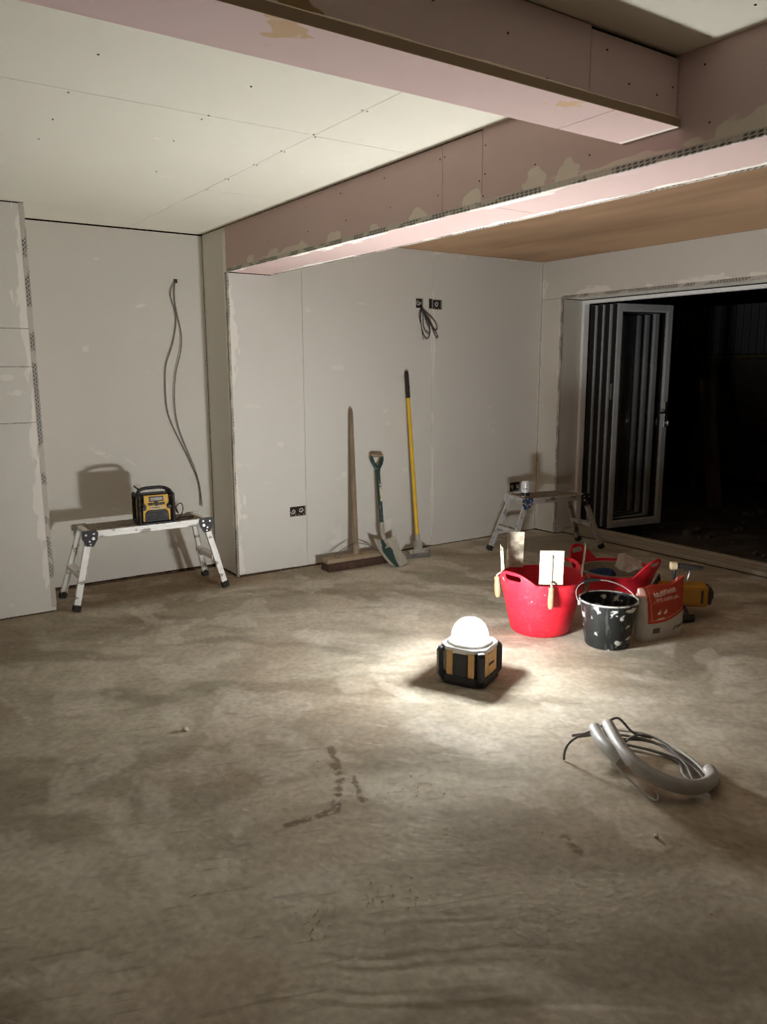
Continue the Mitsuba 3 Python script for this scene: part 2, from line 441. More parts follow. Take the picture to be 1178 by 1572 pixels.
# the long beam and the cross beam
S('ceiling_beam', box(XP + .0135, 2.561, -5.5, YB - .001, ZB + .0135, 2.6), 'm_gap', 'long pink plasterboarded beam running from the pier towards the right')
for y0, y1 in ((2.810, YB - .002), (2.551, 2.807), (-5.5, 2.548)):
    add('ceiling_beam__panel', panel_yz(rect(y0, ZB, y1, ZC + (.010 if y0 < 0 else -.004)), XP), 'm_board_pink')
for y0, y1 in ((2.529, YB - .002), (-5.5, 2.526)):
    add('ceiling_beam__underside_panel', panel_xy(rect(XP + .0130, y0, 2.5745, y1), ZB), 'm_board_pink')
add('ceiling_beam__far_panel', box(2.5615, 2.5745, -5.5, YB - .002, ZB + .0130, ZK), 'm_plain_grey')
add('ceiling_beam__corner_bead', cat(box(XP - .0022, XP - .0002, -5.5, YB - .003, ZB - .002, ZB + .020), box(XP - .002, XP + .010, -5.5, YB - .003, ZB - .0022, ZB - .0002)), 'm_bead_beam')
add('ceiling_beam__corner_bead', box(2.562, 2.577, -5.5, YB - .003, ZB - .0024, ZB - .0004), 'm_bead_beam')
sc = []
for y, z in [(2.825, 2.386), (2.792, 2.39), (2.836, 2.241), (2.532, 2.271), (2.541, 2.188), (2.532, 2.38), (2.565, 2.25), (2.161, 2.36), (1.986, 2.228), (2.25, 2.25), (1.552, 2.392), (1.523, 2.223), (1.2, 2.39), (1.22, 2.23), (3.2, 2.25), (3.25, 2.39),
             (3.6, 2.25), (3.65, 2.39), (4.0, 2.25), (4.02, 2.38), (4.5, 2.26)]:
    d = trimesh.creation.cylinder(0.0029, 0.003, sections=8)
    sc.append(axes(d, (0, 1, 0), (0, 0, 1), (1, 0, 0), (XP - .0005, y, z)))
add('ceiling_beam__screw_head', cat(*sc), 'm_screw')
tag('ceiling_beam__screw_head', kind='stuff')

YF, YR, ZA = 1.640, 1.845, 2.232
S('ceiling_beam_001', box(-4.99, XP - .004, YF + .013, YR - .013, ZA + .0262, ZC + .016), 'm_gap', 'pink plasterboarded cross beam meeting the long beam at the upper right')
for x0, x1 in ((-4.99, 1.832), (1.8345, XP - .006)):
    add('ceiling_beam_001__panel', panel_xz(rect(x0, ZA + .0270, x1, ZC - .004 - (.010 if x0 > 0 else 0)), YF), 'm_board_pink')
add('ceiling_beam_001__panel', box(-4.99, XP - .004, YR - .0125, YR, ZA + .014, ZC - .002), 'm_board_pink')
for x0, x1 in ((-4.99, 1.926), (1.9285, XP - .003)):
    add('ceiling_beam_001__underside_panel', panel_xy(rect(x0, YF - .016, x1, YR + .001), ZA), 'm_board_pink')
# raw cut edge of the underside board, and the ragged ridge of plaster above it
add('ceiling_beam_001__raw_edge', box(-4.99, XP - .003, YF - .0175, YF - .0162, ZA + .0005, ZA + .0255), 'm_board_edge')
add('ceiling_beam_001__underside_board', box(-4.99, XP - .004, YF - .0160, YF + .10, ZA + .0132, ZA + .0258), 'm_board_edge')
xs = np.linspace(-4.99, XP - .006, 700)
q = np.stack([xs, xs * 0, xs * 0], 1)
rr = 0.0028 + 0.0060 * meshkit.fbm(np.stack([xs * 9, xs * 0, xs * 0 + 3], 1), 4)
q[:, 1], q[:, 2] = YF - .011 + 0.004 * meshkit.noise(np.stack([xs * 14, xs * 0, xs * 0], 1)), ZA + .027
add('ceiling_beam_001__plaster_ridge', tube(q, rr, 6), 'm_ridge', True)
sc = []
for x, z in [(1.517, 2.351), (2.002, 2.319), (2.133, 2.312), (2.206, 2.347), (1.272, 2.371), (1.665, 2.27), (.9, 2.36), (.5, 2.37), (1.9, 2.39)]:
    d = trimesh.creation.cylinder(0.0029, 0.003, sections=8)
    sc.append(axes(d, (1, 0, 0), (0, 0, 1), (0, -1, 0), (x, YF - .0005, z)))
add('ceiling_beam_001__screw_head', cat(*sc), 'm_screw')
tag('ceiling_beam_001__screw_head', kind='stuff')

# ragged mortar in the gap under the boards
def ragged(x0, x1, y, n, seed, depth=0.03, h=0.018):
    r = np.random.default_rng(seed)
    out = []
    for x in np.linspace(x0, x1, n):
        b = trimesh.creation.icosphere(1, 1.0)
        b.vertices *= (r.uniform(.012, .04), r.uniform(.3, 1) * depth * .45, r.uniform(.4, 1) * h)
        b.vertices += (meshkit.noise(b.vertices * 90 + x * 31) - .5)[:, None] * .006
        b.apply_translation((x + r.uniform(-.01, .01), y + r.uniform(-.4, .6) * depth * .5, 0.001))
        out.append(b)
    return cat(*out)


mat('m_mortar', lin(84, 68, 54), 0.95, spec=0.1)
tag(add('wall_back__mortar', ragged(2.25, 3.1, YB + .008, 60, 3, .03, .015), 'm_mortar', 40), kind='stuff')
tag(add('wall_alcove__mortar', ragged(1.0, 2.22, YA + .006, 90, 5, .03, .020), 'm_mortar', 40), kind='stuff')

# ------------------------------------------------------------ folding doors and the outside
mat('m_alu', lin(178, 180, 182), 0.45, spec=0.5)
mat('m_frame_white', lin(246, 246, 244), 0.4, spec=0.5)
mat('m_gasket', lin(16, 16, 17), 0.6)
mat('m_sill', lin(168, 158, 144), 0.6, spec=0.4)
mat('m_chrome', lin(190, 190, 190), 0.25, metallic=1.0)
scene['m_pane'] = {'type': 'thindielectric', 'int_ior': 1.52}

tag('door_1', 'folded back aluminium glazed doors stacked at the corner of the wide opening', kind='structure')
add('door_1__frame', cbox(5.500, 5.565, YO - .032, YO - .002, .0, ZO - .008, .002), 'm_frame_white')
add('door_1__frame', cbox(5.500, 5.565, YO2 + .002, YO - .034, ZO - .036, ZO - .008, .002), 'm_frame_white')
add('door_1__frame', cbox(5.500, 5.565, YO2 + .002, YO2 + .032, .0, ZO - .038, .002), 'm_frame_white')
sill = sg.Polygon([(5.345, .012), (5.345, .036), (5.352, .042), (5.425, .046), (5.428, .050), (5.432, .046), (5.49, .052), (5.495, .066), (5.51, .066), (5.515, .056), (5.60, .05), (5.62, .0), (5.62, -.12), (5.53, -.12), (5.53, .012)])
add('door_1__sill', axes(extrude(sill, YO - YO2 - .004), (1, 0, 0), (0, 0, 1), (0, -1, 0), (0, YO - .002, 0)), 'm_sill')


def leaf(px, py, dx, dy, w, thick=.066, z0=.072, z1=2.042, handle=False, st=.058):
    """A glazed leaf: hinge edge at (px, py), running along (dx, dy)."""
    d = np.array([dx, dy, 0.0])
    d /= np.linalg.norm(d)
    nrm = np.array([d[1], -d[0], 0.0])          # towards the camera side
    L = lambda m: axes(m, d, -nrm, (0, 0, 1), (px, py, 0))
    h = thick / 2
    key = add('door_1__leaf', L(cat(
        cbox(0, st, -h, h, z0, z1, .004), cbox(w - st, w, -h, h, z0, z1, .004),
        cbox(st - .001, w - st + .001, -h, h, z0, z0 + st, .004), cbox(st - .001, w - st + .001, -h, h, z1 - st, z1, .004),
        cbox(st - .002, st + .010, -h + .012, h - .012, z0 + st, z1 - st, .002), cbox(w - st - .010, w - st + .002, -h + .012, h - .012, z0 + st, z1 - st, .002),
        cbox(st, w - st, -h + .012, h - .012, z0 + st - .002, z0 + st + .010, .002), cbox(st, w - st, -h + .012, h - .012, z1 - st - .010, z1 - st + .002, .002))), 'm_alu')
    add(key + '__gasket', L(box(-.003, .004, -h + .0065, h - .0065, z0 + .003, z1 - .003)), 'm_gasket')
    add(key + '__gasket', L(box(w - .004, w + .003, -h + .0065, h - .0065, z0 + .003, z1 - .003)), 'm_gasket')
    q = .008
    add(key + '__seal', L(cat(box(st + .010, st + .010 + q, -.014, .014, z0 + st + .01, z1 - st - .01), box(w - st - .010 - q, w - st - .010, -.014, .014, z0 + st + .01, z1 - st - .01),
                              box(st + .010, w - st - .010, -.014, .014, z0 + st + .010, z0 + st + .010 + q), box(st + .010, w - st - .010, -.014, .014, z1 - st - .010 - q, z1 - st - .010))), 'm_gasket')
    pane = trimesh.Trimesh([[st + .012, -.004, z0 + st + .012], [w - st - .012, -.004, z0 + st + .012], [w - st - .012, -.004, z1 - st - .012], [st + .012, -.004, z1 - st - .012]], [[0, 1, 2], [0, 2, 3]], process=False)
    add(key + '__pane', L(pane), 'm_pane')
    if handle:
        x = w - st / 2
        pl = cbox(x - .014, x + .014, -h - .010, -h, .96, 1.19, .004)
        lv = tube([(x, -h - .005, 1.10), (x, -h - .045, 1.10), (x - .012, -h - .052, 1.10), (x - .115, -h - .052, 1.098)], .009, 10)
        kn = tube([(x, -h - .006, 1.005), (x, -h - .030, 1.005)], .013, 12)
        add(key + '__handle', L(cat(pl, lv)), 'm_chrome', 40)
        add(key + '__thumb_turn', L(cat(kn, cbox(x - .005, x + .005, -h - .05, -h - .028, .98, 1.03, .002))), 'm_chrome', 40)
        add(key + '__lock', L(box(-.009, -.002, -.010, .010, 1.22, 1.36)), 'm_chrome')
    return key


leaf(5.572, 4.836, 1, -.02, .64)
leaf(5.572, 4.752, 1, -.03, .64)
leaf(5.566, 4.668, 1, -.05, .64)
leaf(5.556, 4.577, .615, -.11, .625, handle=True)


def soil(p, n, uv):
    return mix(lin(66, 62, 58), lin(104, 98, 92), fbm(p.x * 6, p.y * 6, 2.0, octaves=4))


mat('m_soil', proc(soil), 0.95, spec=0.1)
mat('m_stone', lin(112, 107, 101), 0.9, spec=0.1)
mat('m_old_timber', proc(lambda p, n, uv: mix(lin(96, 82, 66), lin(130, 112, 92), fbm(p.y * 30, p.z * 3, p.x * 30))), 0.9, spec=0.1)
mat('m_sheet', lin(96, 98, 100), 0.7)
mat('m_panel_dull', proc(lambda p, n, uv: mix(lin(84, 76, 66), lin(108, 98, 86), fbm(p.y * 3, p.z * 3, 2.0))), 0.9, spec=0.1)
gx, gy = np.meshgrid(np.linspace(5.62, 11.5, 70), np.linspace(-3, 9.5, 130), indexing='ij')
gz = -.13 + .10 * meshkit.fbm(np.stack([gx * 1.4, gy * 1.4, gx * 0], -1), 4) * np.clip((gx - 5.6) / .6, 0.2, 1)
gi = np.arange(gx.size).reshape(gx.shape)
gf = np.concatenate([np.stack([gi[:-1, :-1], gi[1:, :-1], gi[1:, 1:]], -1).reshape(-1, 3), np.stack([gi[:-1, :-1], gi[1:, 1:], gi[:-1, 1:]], -1).reshape(-1, 3)])
S('ground', trimesh.Trimesh(np.stack([gx, gy, gz], -1).reshape(-1, 3), gf, process=False), 'm_soil', 'dark rough soil outside the doors', True)
rub = []
for i in range(170):
    s = rng.uniform(.008, .03) if i < 150 else rng.uniform(.03, .06)
    b = trimesh.creation.icosphere(1, 1.0)
    b.vertices *= s * rng.uniform(.5, 1.2, 3) * [1, 1, .7]
    b.vertices += (meshkit.noise(b.vertices / s * 1.7 + i * 7) - .5)[:, None] * s * .5
    x, y = rng.uniform(5.8, 8.2), rng.uniform(2.2, 4.9)
    b.apply_translation((x, y, -.075 + s * .25))
    rub.append(b)
add('rubble', cat(*rub), 'm_stone')
tag('rubble', 'loose stones and rubble strewn on the dark soil outside the doors', 'rubble', kind='stuff')

tag('fence', 'dim fence of corrugated sheets over dull boards beyond the dark yard', 'fence')
for k, y0 in enumerate(np.arange(1.0, 6.3, 1.05)):
    yy = np.arange(y0, y0 + 1.045, .0125)
    prof = np.stack([9.5 + .02 * np.sin(yy * 2 * np.pi / .1), yy], 1)
    poly = sg.LineString(prof).buffer(.003, cap_style=2)
    add('fence__corrugated_sheet', axes(extrude(poly, .62), (1, 0, 0), (0, 1, 0), (0, 0, 1), (0, 0, 1.66)), 'm_sheet')
    add('fence__board', cbox(9.50, 9.53, y0 + .004, y0 + 1.046, .86, 1.60, .004), 'm_panel_dull')
    add('fence__board', cbox(9.50, 9.53, y0 + .004, y0 + 1.046, .06, .85, .004), 'm_panel_dull')
add('fence__rail', cbox(9.44, 9.50, 1.0, 6.35, 1.605, 1.655, .004), 'm_old_timber')
for y in (1.0, 2.8, 4.6, 6.35):
    add('fence__post', cbox(9.47, 9.55, y - .04, y + .04, -.12, 2.3, .006), 'm_old_timber')
pl = cbox(-.09, .09, -.02, .02, 0, 1.58, .004)
v = np.array([8.0 + .45, 5.60, 1.56]) - np.array([8.0, 5.05, -.09])
v /= np.linalg.norm(v)
a = np.cross([1, -.1, 0], v)
a /= np.linalg.norm(a)
add('leaning_plank', axes(pl, a, np.cross(v, a), v, (8.0, 5.05, -.08)), 'm_old_timber')
tag('leaning_plank', 'weathered plank leaning askew in the dark yard behind the open door', 'plank')
w2 = cbox(9.0, 9.03, 5.2, 5.9, -.1, 1.6, .004)

# ------------------------------------------------------------ work light (the lamp of the room)
LX, LY, LA = 2.394, 2.757, math.radians(25.0)
mat('m_lamp_black', lin(34, 35, 40), 0.5, spec=0.4)
mat('m_lamp_yellow', lin(208, 166, 108), 0.5, spec=0.3)
mat('m_lamp_grey', lin(214, 214, 210), 0.5)
mat('m_lamp_label', lin(225, 222, 214), 0.5)
scene['m_dome'] = {'type': 'diffuse', 'reflectance': rgb([.8, .8, .8])}
tag('work_light', 'glowing site work light with a bright white dome and black roll cage on the floor', 'work light')


def PL(m):
    return place(m, (LX, LY, 0), LA)


oct_ = lambda r, c: sg.Polygon([(-r, -r + c), (-r + c, -r), (r - c, -r), (r, -r + c), (r, r - c), (r - c, r), (-r + c, r), (-r, r - c)])
add('work_light__base', PL(axes(extrude(oct_(.118, .036), .040), (1, 0, 0), (0, 1, 0), (0, 0, 1), (0, 0, .008))), 'm_lamp_black')
add('work_light__body', PL(axes(extrude(oct_(.106, .034), .125), (1, 0, 0), (0, 1, 0), (0, 0, 1), (0, 0, .048))), 'm_lamp_black')
top = extrude(oct_(.116, .042), .016)
top.apply_translation((0, 0, .172))
rim = lathe([(.0, .188), (.106, .188), (.106, .198), (.096, .204), (.0, .204)], 40)
add('work_light__lens_ring', PL(cat(top, rim)), 'm_lamp_grey', 30)
add('work_light__dome_collar', PL(lathe([(.0, .203), (.091, .203), (.091, .230), (.0895, .2315), (.0, .2315)], 40)), 'm_dome', 30, emitter={'type': 'area', 'radiance': rgb([1.5, 1.5, 1.46])})
dome = lathe([(.090 * math.cos(t), .218 + .094 * math.sin(t)) for t in np.linspace(.145, math.pi / 2, 14)], 40)
add('work_light__dome', PL(dome), 'm_dome', True, emitter={'type': 'area', 'radiance': rgb([LAMP_POWER * c for c in (.985, 1.0, .985)])})
for k in range(4):
    R = trimesh.transformations.rotation_matrix(k * math.pi / 2, [0, 0, 1])
    P = lambda m: PL(place(m, (0, 0, 0), 0, R))
    prof = sg.Polygon([(.090, .012), (.118, .0), (.140, .010), (.164, .040), (.164, .160), (.154, .176), (.118, .188), (.108, .180), (.142, .160), (.142, .046), (.126, .034), (.090, .034)])
    bar = axes(extrude(prof, .030), (math.sqrt(.5), math.sqrt(.5), 0), (0, 0, 1), (math.sqrt(.5), -math.sqrt(.5), 0), (-.015 * math.sqrt(.5), .015 * math.sqrt(.5), 0))
    add('work_light__cage_post', P(bar), 'm_lamp_black')
    for s in (-1, 1):                                   # yellow uprights beside each face
        add('work_light__side_strip', P(cbox(-.113, -.104, s * .056 - .017, s * .056 + .017, .045, .172, .004)), 'm_lamp_yellow')
    if k in (0, 2):
        add('work_light__hatch', P(cbox(-.115, -.104, -.037, .037, .040, .158, .003)), 'm_lamp_black')
        add('work_light__ledge', P(cbox(-.114, -.104, -.039, .039, .160, .171, .002)), 'm_lamp_label')
    else:
        add('work_light__side_panel', P(cbox(-.1135, -.104, -.038, .038, .045, .156, .003)), 'm_lamp_yellow')
        add('work_light__ledge', P(cbox(-.114, -.104, -.039, .039, .160, .171, .002)), 'm_lamp_label')
        add('work_light__switch', P(cbox(-.1165, -.1125, -.030, .030, .094, .106, .002)), 'm_lamp_black')

# ------------------------------------------------------------ step-up benches
def worn_alu(p, n, uv):
    c = mix(lin(222, 220, 215), lin(240, 239, 235), fbm(p.x * 30, p.y * 30, p.z * 30))
    d = smoothstep(0.60, 0.70, fbm(p.x * 18 + 3, p.y * 18, p.z * 22, octaves=4))
    return mix(c, lin(120, 112, 100), 0.8 * d)


def dull_deck(p, n, uv):
    return mix(lin(128, 120, 106), lin(164, 155, 140), fbm(p.x * 22, p.y * 60, 1.0))


def blue_spatter(p, n, uv):
    m = smoothstep(.56, .60, fbm(p.x * 55, p.y * 55, p.z * 55))
    return mix(lin(46, 66, 112), lin(170, 158, 132), m)


mat('m_worn_alu', proc(worn_alu), 0.5, metallic=0.15, spec=0.5)
mat('m_dull_alu', proc(lambda p, n, uv: worn_alu(p, n, uv) * .62), 0.6, metallic=0.1)
mat('m_deck', proc(dull_deck), 0.7)
mat('m_black_plastic', lin(30, 29, 29), 0.5)
mat('m_blue_bracket', proc(blue_spatter), 0.5)
mat('m_rivet', lin(205, 203, 198), 0.35, metallic=0.6)
mat('m_rubber', lin(44, 40, 36), 0.8)


def bench(name, ox, oy, rz, hx, hy, zt, fx, fy, alu, bracket_near, bracket_far):
    """Folding platform: half lengths hx, hy at height zt, feet at +-fx, and fy = (front, back)."""
    B = lambda m: place(m, (ox, oy, 0), rz)
    rh, lw = .046, .040
    deck = [cbox(-hx + .03, hx - .03, -hy + .012, hy - .012, zt - .012, zt - .002, .002)]
    for k in range(9):                                   # tread ribs
        y = -hy + .022 + (2 * hy - .044) * k / 8
        deck.append(cbox(-hx + .035, hx - .035, y - .004, y + .004, zt - .003, zt + .001, .001))
    add(name + '__platform', B(cat(*deck)), 'm_deck')
    for s in (-1, 1):
        y = s * (hy - .010)
        k = add(name + '__rail', B(cat(cbox(-hx + .04, hx - .04, y - .010, y + .010, zt - rh, zt, .003), cbox(-hx + .05, hx - .05, y + s * .010 - .001, y + s * .010 + .002 * (1 if s > 0 else 1), zt - rh * .62, zt - rh * .38, .0008))), alu)
        add(name + '__end_cap', B(cbox(s * hx - .035 if s > 0 else -hx, hx if s > 0 else -hx + .035, -hy + .01, hy - .01, zt - .036, zt - .001, .006)), alu)
    e = .0
    for sx in (-1, 1):
        tops, foots = {}, {}
        for sy in (-1, 1):
            top_ = np.array([sx * (hx - .012), sy * (hy - .012), zt - .045])
            ft = np.array([sx * fx, fy[0] if sy < 0 else fy[1], .0])
            ax = ft - top_
            Lg = np.linalg.norm(ax)
            ax /= Lg
            u = np.cross([0, 1, 0], ax)
            u /= np.linalg.norm(u)
            w = np.cross(ax, u)
            tops[sy], foots[sy] = top_, ft
            ch = cat(cbox(-lw / 2, lw / 2, -.003, .003, -.02, Lg - .028, .001), cbox(-lw / 2, -lw / 2 + .004, -.003 if sy < 0 else -.019, .019 if sy < 0 else .003, -.02, Lg - .028, .001),
                     cbox(lw / 2 - .004, lw / 2, -.003 if sy < 0 else -.019, .019 if sy < 0 else .003, -.02, Lg - .028, .001))
            k = add(name + '__leg', B(axes(ch, u, w, ax, top_ + w * (.0 if sy < 0 else 0))), alu)
            foot = cbox(-lw / 2 - .004, lw / 2 + .004, -.012 if sy < 0 else -.022, .022 if sy < 0 else .012, Lg - .045, Lg - .006, .004)
            add(k + '__foot', B(axes(foot, u, w, ax, top_)), 'm_rubber')
            # hinge bracket
            pr = sg.Polygon([(-.055, .004), (.028, .004), (.036, -.012), (.030, -.050), (.004, -.092), (-.034, -.086), (-.058, -.036)]).buffer(.004)
            br = extrude(pr, .005)
            br = axes(br, (-sx, 0, 0) if sx > 0 else (-sx, 0, 0), (0, 0, 1), (0, -sy * (1), 0) if sy > 0 else (0, 1, 0), (0, 0, 0))
            br.fix_normals()
            br.apply_translation((sx * (hx - .028), sy * (hy + .001) + (0 if sy > 0 else -.005), zt - .002))
            k = add(name + '__bracket', B(br), (bracket_near if (sx < 0) else bracket_far) if sy < 0 else 'm_dull_alu')
            rv = []
            for (qx, qz, r) in ((-.036, -.018, .006), (.012, -.014, .006), (.008, -.044, .010), (-.016, -.060, .006), (-.012, -.080, .005)):
                c = trimesh.creation.cylinder(r, .004, sections=12)
                rv.append(axes(c, (1, 0, 0), (0, 0, 1), (0, -1, 0), (sx * (hx - .028) - sx * qx, sy * (hy + .0065), zt - .002 + qz)))
            for c in rv:
                add(k + '__rivet', B(c), 'm_rivet', 40)
        # step between the legs of this end, and its brace
        t = .48
        a, b = tops[-1] * (1 - t) + foots[-1] * t, tops[1] * (1 - t) + foots[1] * t
        mid, half = (a + b) / 2, abs(b[1] - a[1]) / 2
        add(name + '__step', B(cat(cbox(mid[0] - .028, mid[0] + .028, a[1] + .004, b[1] - .004, mid[2] - .004, mid[2], .001), cbox(mid[0] - .028, mid[0] - .024, a[1] + .004, b[1] - .004, mid[2] - .03, mid[2], .001),
                                   cbox(mid[0] + .024, mid[0] + .028, a[1] + .004, b[1] - .004, mid[2] - .03, mid[2], .001))), alu)
        t2 = .62
        c2 = tops[1] * (1 - t2) + foots[1] * t2
        add(name + '__brace', B(tube([(mid[0] - sx * .012, mid[1] + half * .2, mid[2] - .015), (c2[0], c2[1] - .014, c2[2])], .006, 8)), alu)
    return name


bench('step_bench', 1.565, 5.125, 0.0, .400, .135, .500, .503, (-.155, .235), 'm_worn_alu', 'm_black_plastic', 'm_black_plastic')
tag('step_bench', 'aluminium step-up bench with black hinge plates under the yellow radio', 'bench')
bench('step_bench_001', 4.725, 4.50, -.205, .300, .140, .470, .455, (-.165, .165), 'm_dull_alu', 'm_blue_bracket', 'm_black_plastic')
tag('step_bench_001', 'dull aluminium step-up bench with a blue hinge plate in the corner by the doors', 'bench')

# ------------------------------------------------------------ radio
mat('m_radio_black', proc(lambda p, n, uv: mix(lin(34, 33, 33), lin(66, 62, 58), smoothstep(.55, .7, fbm(p.x * 50, p.y * 50, p.z * 50)))), 0.55)
mat('m_radio_yellow', proc(lambda p, n, uv: mix(lin(222, 170, 34), lin(200, 158, 52), fbm(p.x * 40, p.y * 40, p.z * 40))), 0.5, spec=0.4)
mat('m_radio_screen', lin(92, 72, 50), 0.3)
mat('m_pale_plate', lin(226, 214, 178), 0.6)
mat('m_ink', lin(24, 22, 20), 0.7)
RO = (1.612, 4.985, .504)                               # middle of the bottom front edge
RD = lambda m: place(m, RO, -.06)
tag('radio', 'black and yellow rugged site radio with a carry handle on the bench', 'radio')
add('radio__body', RD(cbox(-.098, .098, .010, .140, .006, .192, .016)), 'm_radio_black')
fp = sg.Polygon([(-.078, .188), (.078, .188), (.080, .140), (.066, .122), (.066, .112), (.088, .088), (.088, .018), (.078, .018), (.075, .074), (.058, .092), (-.058, .092), (-.075, .074), (-.078, .018), (-.088, .018), (-.088, .088), (-.066, .112), (-.066, .122), (-.080, .140)])
k = add('radio__front_panel', RD(axes(extrude(fp, .014), (1, 0, 0), (0, 0, 1), (0, -1, 0), (0, .012, 0))), 'm_radio_yellow')
add('radio__speaker_grille', RD(cat(axes(extrude(sg.Polygon([(-.074, .016), (.074, .016), (.071, .072), (.056, .089), (-.056, .089), (-.071, .072)]), .010), (1, 0, 0), (0, 0, 1), (0, -1, 0), (0, .012, 0)),
                                    *[cbox(-.062, .062, -.001, .003, z, z + .006, .001) for z in (.026, .040, .054, .068)])), 'm_radio_black')
add('radio__screen', RD(cbox(-.040, .040, -.0045, .000, .152, .175, .001)), 'm_radio_screen')
add('radio__screen_bezel', RD(cat(box(-.046, .046, -.0055, -.001, .175, .180), box(-.046, .046, -.0055, -.001, .147, .152), box(-.046, -.040, -.0055, -.001, .147, .180), box(.040, .046, -.0055, -.001, .147, .180))), 'm_radio_black')
dl = trimesh.creation.cylinder(.015, .014, sections=24)
add('radio__dial', RD(axes(dl, (1, 0, 0), (0, 0, 1), (0, -1, 0), (0, -.005, .132))), 'm_radio_black', 40)
for s in (-1, 1):
    add('radio__button', RD(cbox(min(s * .020, s * .054), max(s * .020, s * .054), -.006, .0, .123, .140, .003)), 'm_radio_black')
    add('radio__corner_guard', RD(cbox(min(s * .098, s * .122), max(s * .098, s * .122), -.012, .026, .0, .200, .010)), 'm_radio_black')
    add('radio__corner_guard', RD(cbox(min(s * .098, s * .122), max(s * .098, s * .122), .122, .156, .0, .200, .010)), 'm_radio_black')
    for z in (.004, .172):
        add('radio__side_rail', RD(cbox(min(s * .100, s * .120), max(s * .100, s * .120), .02, .13, z, z + .026, .006)), 'm_radio_black')
    add('radio__side_panel', RD(cbox(min(s * .097, s * .104), max(s * .097, s * .104), .028, .120, .034, .168, .004)), 'm_radio_yellow')
    q = trimesh.creation.cylinder(.013, .016, sections=18)
    add('radio__knob', RD(axes(q, (1, 0, 0), (0, 0, 1), (0, -1, 0), (s * .082, -.006, .106))), 'm_radio_black', 40)
add('radio__handle', RD(cat(tube(spline([(-.110, .03, .190), (-.104, .05, .206), (-.070, .07, .224), (0, .07, .229), (.070, .07, .224), (.104, .05, .206), (.110, .03, .190)], 30), .011, 10))), 'm_radio_black', 50)
add('radio__aerial', RD(tube([(-.088, .075, .196), (-.092, .080, .222), (-.118, .085, .246)], .005, 8)), 'm_black_plastic')
add('radio__brand_plate', RD(cbox(-.047, .047, -.0055, -.001, .095, .116, .002)), 'm_pale_plate')
tx = meshkit.text_mesh('DEWALT', .0125, .0012, bold=True)
tx.apply_translation((-(tx.bounds[0][0] + tx.bounds[1][0]) / 2, 0, 0))
tx.vertices[:, 0] *= .084 / (tx.bounds[1][0] - tx.bounds[0][0])
add('radio__brand_plate__lettering', RD(axes(tx, (1, 0, 0), (0, 0, 1), (0, -1, 0), (0, -.0050, .0995))), 'm_ink')
add('radio__foot', RD(cat(cbox(-.10, .10, .004, .020, -.001, .008, .002), cbox(-.10, .10, .125, .140, -.001, .008, .002))), 'm_black_plastic')
cord = spline([(1.728, 5.06, .64), (1.755, 5.05, .60), (1.775, 5.04, .545), (1.765, 5.05, .575), (1.80, 5.06, .610), (1.812, 5.05, .585), (1.79, 5.03, .535), (1.765, 5.03, .507), (1.80, 5.02, .506), (1.86, 5.03, .507), (1.885, 5.06, .507), (1.86, 5.09, .507), (1.80, 5.08, .507), (1.76, 5.06, .507)], 90)
add('power_cord', tube(cord, .0033, 7), 'm_black_plastic', True)
tag('power_cord', 'thin black cord looped loosely beside the radio on the bench', 'cord')
# ------------------------------------------------------------ socket boxes and cables in the walls
mat('m_box_steel', proc(lambda p, n, uv: mix(lin(150, 152, 152), lin(190, 192, 190), fbm(p.x * 60, p.z * 60, p.y * 60))), 0.6, metallic=0.2)
mat('m_cable_grey', lin(206, 206, 202), 0.55)
mat('m_cable_dim', lin(112, 108, 100), 0.6)
mat('m_cable_dark', lin(58, 52, 50), 0.55)


def socket(name, x0, x1, z0, z1, y, label, coils, seed):
    t, d = .0015, .020
    bx = cat(box(x0, x1, y + d - t, y + d, z0, z1), box(x0, x0 + t, y, y + d, z0, z1), box(x1 - t, x1, y, y + d, z0, z1), box(x0, x1, y, y + d, z0, z0 + t), box(x0, x1, y, y + d, z1 - t, z1))
    add(name + '__box', bx, 'm_box_steel')
    r = np.random.default_rng(seed)
    for k in range(coils):
        cx = x0 + (x1 - x0) * (k + .5) / coils
        cz, R = (z0 + z1) / 2, .021
        a0 = r.uniform(0, 6.28)
        pts = [(cx + (R - .0016 * i) * math.cos(a0 + i * .75) * .95, y + .013 - .0008 * i, cz + (R - .0016 * i) * math.sin(a0 + i * .75)) for i in range(11)]
        add(name + '__cable_end', tube(spline(pts, 40), .0038, 7), 'm_cable_grey', True)
        for s in (-1, 1):
            c = cbox(cx + s * .019 - .004, cx + s * .019 + .004, y + .006, y + .012, cz - .006 if (x1 - x0) < .09 else z0 + .004, cz + .006 if (x1 - x0) < .09 else z0 + .014, .001)
            add(name + '__fixing_lug', c, 'm_box_steel')
    tag(name, label, 'socket box', None)


socket('socket_box', 2.673, 2.807, .403, .477, YB + .002, 'double steel socket box let into the back wall left of the broom', 2, 1)
socket('socket_box_001', 3.846, 3.916, 1.974, 2.048, YB + .002, 'single steel socket box high on the back wall above the hanging dark cable loops', 1, 2)
socket('socket_box_002', 4.0175, 4.110, 1.969, 2.045, YB + .002, 'steel socket box with coiled grey cable high on the wall at a board joint', 1, 3)
socket('socket_box_003', 4.920, 5.053, .387, .470, YB + .002, 'steel socket box low in the corner behind the drink can', 2, 5)
add('socket_box_002__side_box', box(3.977, 4.012, YB + .020, YB + .022, 1.974, 2.050), 'm_box_steel')

